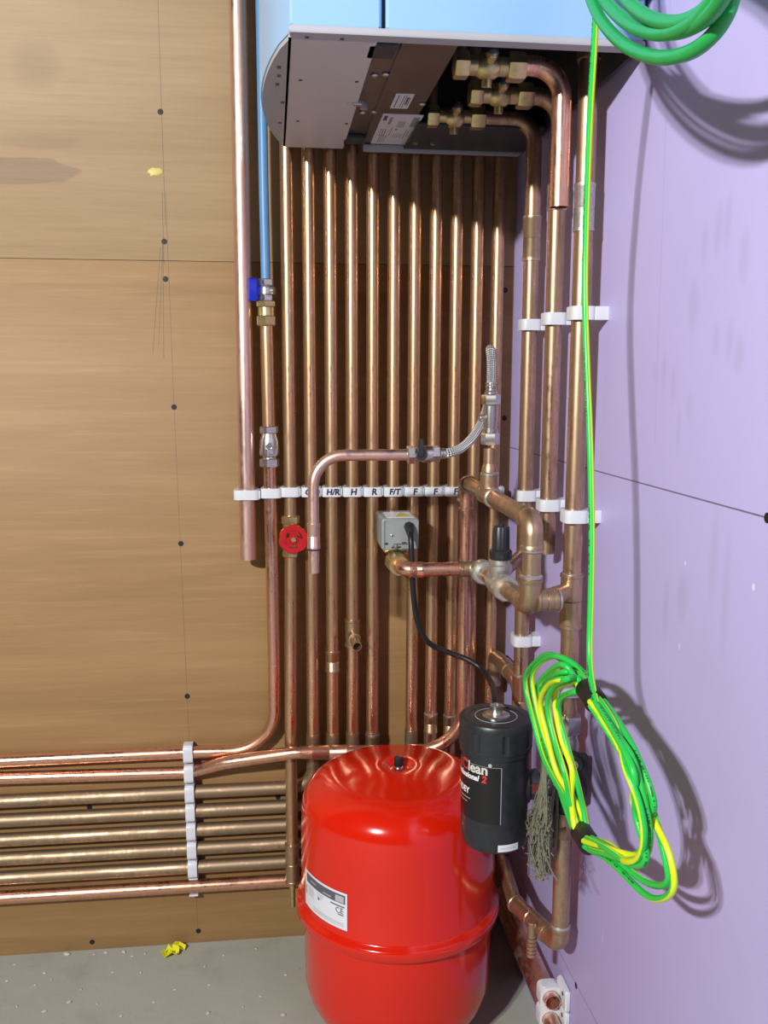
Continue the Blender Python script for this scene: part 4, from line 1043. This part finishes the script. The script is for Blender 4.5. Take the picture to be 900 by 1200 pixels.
# skirting level pipes in saddle clips along the board
zc1, zc2, zc3 = at_right(642, 1163, .02).z, at_right(642, 1182, .02).z, 0
yS = at_right(645, 1168, .02).y
s1 = at_right(645, 1162, .02); s2 = at_right(645, 1180, .02)
sp = [V((-.020, at_right(643, 1164, .02).y, at_right(643, 1164, .02).z)), None]
dz = .032
zA = sp[0].z
for i, (z_, yfr, lab, name) in enumerate(((zA, sp[0].y-.020, 'upper copper pipe low along the lilac board in white clips', ''), (zA-dz, -.75, 'lower copper pipe low along the lilac board in white clips', ''))):
    mb = MB(); mb.tube([(-.020, -.10, z_), (-.020, yfr, z_)], .0112, 16, b='open'); tag(mb.build('copper_pipe', M['copper_pink'], None, (-.02, -.2, z_)), lab, 'pipe')
for i, (z_, lab) in enumerate(((zA, 'white saddle clip on the low board pipe, upper of two by the lower right edge'), (zA-dz, 'white saddle clip on the low board pipe, lower of two by the lower right edge'))):
    c = V((-.020, sp[0].y, z_))
    mb = clip_mb(c, 'righth', .020, .0112, .0155, .020)
    # screw lug beside the saddle, against the board
    mb.box((-.004, sp[0].y-.016, z_+.010), (.008, .040, .030), .003)
    o = tag(mb.build('pipe_clip', M['clip_white'], None, c), lab, 'pipe clip', 'white clips at the floor')
    mb = MB(); mb.lathe((-.0078, sp[0].y-.024, z_+.016), (-1, 0, 0), [(0, .0030), (.0008, .0028), (.001, 0)], 12); mb.build('screw', M['screw'], o)

# ------------------------------------------------------------------ earth cable
DW = .083
o = thing('earth_cable', 'green and yellow earth wire hanging into a taped oval coil by the black filter', 'cable', at_right(700, 905, .09))
path = smooth([at_right(699, 5, .095), at_right(696, 60, .092), at_right(691, 150, .088), at_right(687, 260, .084), at_right(685.5, 340, DW), at_right(688, 430, DW), at_right(691.5, 520, DW), at_right(693.5, 620, DW), at_right(692.5, 700, .085), at_right(691, 760, .088), at_right(693, 795, .092), at_right(700, 830, .096)], 8)
mb = MB(); mb.tube(path, .0032, 12); mb.build('hanging_run', M['earth_wire'], o)
base_pts = [(628, 812), (637, 792), (655, 783), (676, 793), (697, 815), (716, 848), (735, 890), (750, 935), (757, 975), (752, 1003), (735, 1010), (712, 998), (690, 975), (668, 940), (650, 900), (636, 855)]
# each winding drifts a little from the next
wind = [(-6, -8, 1.06, 0), (-2, -10, 1.03, 0.004), (3, 2, .98, .010), (8, 8, .95, .016), (12, 4, .90, .008), (-1, 4, 1.0, -.006), (4, -4, 1.00, .012), (8, 12, 1.05, .002), (14, 10, .86, .004), (1, 6, .94, .018)]
extra = {(0, 8): (24, 30), (0, 9): (32, 34), (0, 10): (22, 26), (0, 7): (14, 8), (7, 9): (26, 22), (7, 8): (16, 10), (7, 10): (16, 24), (1, 7): (16, 12), (1, 6): (10, 0), (2, 12): (-4, 6), (3, 8): (-16, -22), (3, 7): (-12, -8), (4, 8): (-20, -32), (4, 7): (-14, -12), (4, 6): (-8, 0)}
cx_, cy2 = 692, 905
tieA, tieB = at_right(693, 815, .092), at_right(686, 982, .084)
for w, (ox, oy, sc_, dd) in enumerate(wind):
    pts = []
    for k, (px, py) in enumerate(base_pts):
        ex, ey = extra.get((w, k), (0, 0))
        x_ = px+ox*(1.35 if k in (13, 14, 15, 0) else 1.0)+(px-cx_)*(sc_-1)+ex+random.uniform(-1.2, 1.2)
        y_ = py+oy+(py-cy2)*(sc_-1)+ey+random.uniform(-2, 2)
        p = at_right(x_, y_, max(.084+dd+.012*sin(2*pi*k/16+.8), .045))
        for kt, tc in ((4, tieA), (12, tieB)):      # the tape gathers the windings
            dk = abs(k-kt)
            if dk <= 1:
                rr2 = 0 if w == 0 else .0070
                g_ = tc + V((cos(2.094*w/3)*rr2, sin(2.094*w/3)*rr2*.6, sin(2.094*w/3)*rr2*.6))
                if dk == 0: p = g_
                else: p = p.lerp(at_right(px, py, .086)+(g_-tc)*1.5, .55)
        pts.append(p)
    mb = MB(); mb.tube(smooth(pts, 6, True), .0031, 12, loop=True, u0=(0, -.1, .12, .05, -.2, .2, -.08, .28, .1, -.3)[w]); mb.build('winding', M['earth_cable'], o)
def tape(c, px0, py0, px1, py1):
    dr = (at_right(px1, py1, .088)-at_right(px0, py0, .088)).normalized(); mb = MB()
    n1, n2 = frame_of(dr); N = 24; rings = []
    for t, s_ in ((-.0145, .95), (-.0135, 1), (0, .97), (.0135, 1), (.0145, .95)):
        rings.append([c+dr*t+(n1*cos(2*pi*k/N)+n2*sin(2*pi*k/N))*.0112*s_ for k in range(N)])
    mb.rings(rings); mb.build('tape', M['black_soft'], o)
tape(tieA, 685, 803, 702, 828)
tape(tieB, 695, 992, 677, 966)

# upper green coil hanging into view
o = thing('cable_coil', 'hanging coil of plain green cable at the top right, before the boiler corner', 'cable', at_right(770, 20, .1))
def arc(name, pts, r=.0052):
    mb = MB(); mb.tube(smooth(pts, 8, True), r, 12, loop=True); mb.build('winding', M['green_cable'], o)
def ringpts(cxp, cyp, rx, ry, d, tilt, ph=0):
    out = []
    for k in range(14):
        a = 2*pi*k/14; x_ = rx*cos(a); y_ = ry*sin(a)
        out.append(at_right(cxp+x_*cos(tilt)-y_*sin(tilt), cyp+x_*sin(tilt)+y_*cos(tilt), d+.012*sin(a+ph)))
    return out
arc('w', ringpts(774, -38, 88, 106, .098, -.12))
arc('w', ringpts(768, -62, 80, 102, .106, -.16, 1))
arc('w', ringpts(770, -64, 86, 102, .094, -.26, 2))
arc('w', ringpts(778, -70, 72, 98, .102, -.22, 0))
arc('w', ringpts(772, -58, 84, 98, .112, -.34, 1.5))

# ------------------------------------------------------------------ frayed hemp
mb = MB(); rnd = random.Random(3)
for k in range(150):
    top = at_right(640+rnd.uniform(-4, 4), 872+rnd.uniform(-6, 50), .075+rnd.uniform(-.005, .005))
    ln = rnd.random(); spread = rnd.gauss(0, 1)
    mid = at_right(636+spread*2.2, 935+rnd.uniform(-12, 12), .078+rnd.uniform(-.005, .005))
    e = at_right(628+spread*7+4*ln, 965+ln**1.6*68, .080+rnd.uniform(-.010, .010))
    c1 = mid.lerp(e, .4)+V((rnd.uniform(-.005, .005), rnd.uniform(-.011, .011), rnd.uniform(-.004, .004)))
    c2 = mid.lerp(e, .75)+V((rnd.uniform(-.005, .005), rnd.uniform(-.013, .013), rnd.uniform(-.005, .005)))
    curl = e+V((rnd.uniform(-.006, .006), rnd.uniform(-.018, .014), rnd.uniform(-.008, .012)))
    mb.tube(smooth([top, mid, c1, c2, e, curl], 4), rnd.uniform(.0005, .0010), 4)
mb.tube(smooth([at_right(641, 868, .072), at_right(638, 920, .078), at_right(635, 955, .080)], 6), [.003]*6+[.005]*6+[.004], 10)
tag(mb.build('frayed_hemp', M['rope'], None, at_right(638, 900, .078)), 'frayed grey green hemp fibres hanging beside the black filter', 'hemp')
# second wisp of hemp wound on the lower valve
mb = MB()
for k in range(26):
    top = V((xP3, yP3, zr(yP3, 915+rnd.uniform(-10, 15), 655)))+V((rnd.uniform(-.018, -.010), rnd.uniform(-.018, .002), 0))
    e = V((xP3, yP3, zr(yP3, 985+rnd.uniform(-15, 25), 650)))+V((rnd.uniform(-.024, -.012), rnd.uniform(-.012, .016), 0))
    mid = top.lerp(e, .5)+V((rnd.uniform(-.01, 0), rnd.uniform(-.008, .008), 0))
    mb.tube(smooth([top, mid, e], 5), rnd.uniform(.001, .0018), 5)
tag(mb.build('hemp_wisp', M['rope'], None, (xP3, yP3, .45)), 'clump of grey hemp wound on the valve nut below the filter', 'hemp')

# ------------------------------------------------------------------ screws, scrap and crumbs
def wall_screw(px, py, label, wall='back'):
    p = at_back(px, py) if wall == 'back' else at_right(px, py)
    d = V((0, -1, 0)) if wall == 'back' else V((-1, 0, 0))
    mb = MB(); mb.lathe(p, d, [(-.004, .0038), (0, .0044), (.0003, .0043), (.0004, 0)], 16)
    u = V((1, 0, 0)) if wall == 'back' else V((0, 1, 0))
    tag(mb.build('screw', M['screw'], None, p), label, 'screw', 'black screws in the plywood' if wall == 'back' else 'black screws in the lilac board')
for px, py, l in ((188, 131, 'black screw high on the plywood, above the yellow glue smear'), (192.5, 283, 'black screw in the plywood just above the sheet seam'), (194, 327, 'black screw in the plywood just below the sheet seam'),
                  (204, 477, 'black screw in the plywood level with the braided hose loop'), (212, 637, 'black screw in the plywood level with the red wheel valve'), (219.5, 816, 'black screw in the plywood just above the horizontal copper runs'),
                  (232.5, 1091, 'black screw in the plywood foot right of the yellow scrap'), (108, 1104, 'black screw in the plywood foot left of the yellow scrap'), (105, 946, 'black screw between the horizontal copper runs, left of the clip column'),
                  (326, 934, 'black screw between the horizontal copper runs beside the drain pipe'), (592, 340, 'black screw in the shaded plywood strip by the corner, upper one'), (591, 490, 'black screw in the shaded plywood strip by the corner, lower one')):
    wall_screw(px, py, l)
wall_screw(899, 607, 'black screw at the right edge on the lilac board pencil line', 'right')
wall_screw(675, 1155, 'black screw low on the lilac board above the floor clips', 'right')

p = at_back(181, 202); mb = MB(); rnd = random.Random(5)
pts = [V((p.x+cos(2*pi*k/14)*.0125*rnd.uniform(.6, 1.1), -.0002, p.z+sin(2*pi*k/14)*.0078*rnd.uniform(.6, 1.1))) for k in range(14)]
mb.rings([pts, [V((p.x+(q.x-p.x)*.7, -.0014, p.z+(q.z-p.z)*.7)) for q in pts]]); tag(mb.build('glue_smear', M['glue'], None, p), 'small yellow glue smear on the plywood beside the pencil line', 'smear')

p = at_floor(203, 1114, .006); mb = MB()
g = [[None]*5 for _ in range(5)]
for i in range(5):
    for j in range(5):
        g[i][j] = mb.bm.verts.new(V((p.x+(i-2)*.0066+rnd.uniform(-.003, .003)+(j-2)*.002, p.y+(j-2)*.0058+rnd.uniform(-.003, .003), .002+rnd.uniform(0, .013))))
for i in range(4):
    for j in range(4): mb.bm.faces.new((g[i][j], g[i+1][j], g[i+1][j+1], g[i][j+1]))
sc_o = mb.build('tape_scrap', M['tape_yellow'], None, (p.x, p.y, 0), flat=True); sm = sc_o.modifiers.new('thick', 'SOLIDIFY'); sm.thickness = .0008
tag(sc_o, 'crumpled bright yellow tape scrap on the floor at the plywood foot', 'scrap')

proto = []
for v in range(3):
    mb = MB(); rn = random.Random(20+v)
    rings = []
    for t, r in ((0, .6), (.3, 1.0), (.7, .85), (1.0, .4)):
        rings.append([V((cos(2*pi*k/7)*r*rn.uniform(.7, 1.2), sin(2*pi*k/7)*r*rn.uniform(.6, 1.1), t*.9)) for k in range(7)])
    mb.rings(rings); me_o = mb.build('plaster_crumb', M['crumb'], None, flat=True); proto.append(me_o.data); bpy.data.objects.remove(me_o)
rn = random.Random(11)
spots = [(78, 1119, 4.5), (124, 1117, 3), (145, 1116, 3), (17, 1131, 2), (52, 1141, 2.5), (132, 1140, 2), (60, 1148, 2), (41, 1155, 2), (81, 1175, 3), (95, 1160, 2), (52, 1186, 3), (114, 1177, 2), (142, 1191, 2.5), (165, 1140, 2), (240, 1133, 2), (245, 1155, 2), (305, 1168, 2), (335, 1143, 2), (244, 1188, 3), (332, 1190, 3.2), (170, 1118, 2), (155, 1121, 2), (110, 1119, 2), (205, 1160, 2), (285, 1180, 2), (20, 1180, 2), (8, 1150, 2), (180, 1175, 1.8), (262, 1120, 1.8), (300, 1112, 2)]
for k, (px, py, s_) in enumerate(spots):
    c_o = bpy.data.objects.new('plaster_crumb', proto[k % 3]); COL.objects.link(c_o)
    c_o.location = at_floor(px, py, 0); q = s_*.0011; c_o.scale = (q*1.3, q, q); c_o.rotation_euler = (0, 0, rn.uniform(0, 6))
    tag(c_o, 'tiny pale plaster crumb on the concrete floor', 'crumb', 'plaster crumbs on the floor')
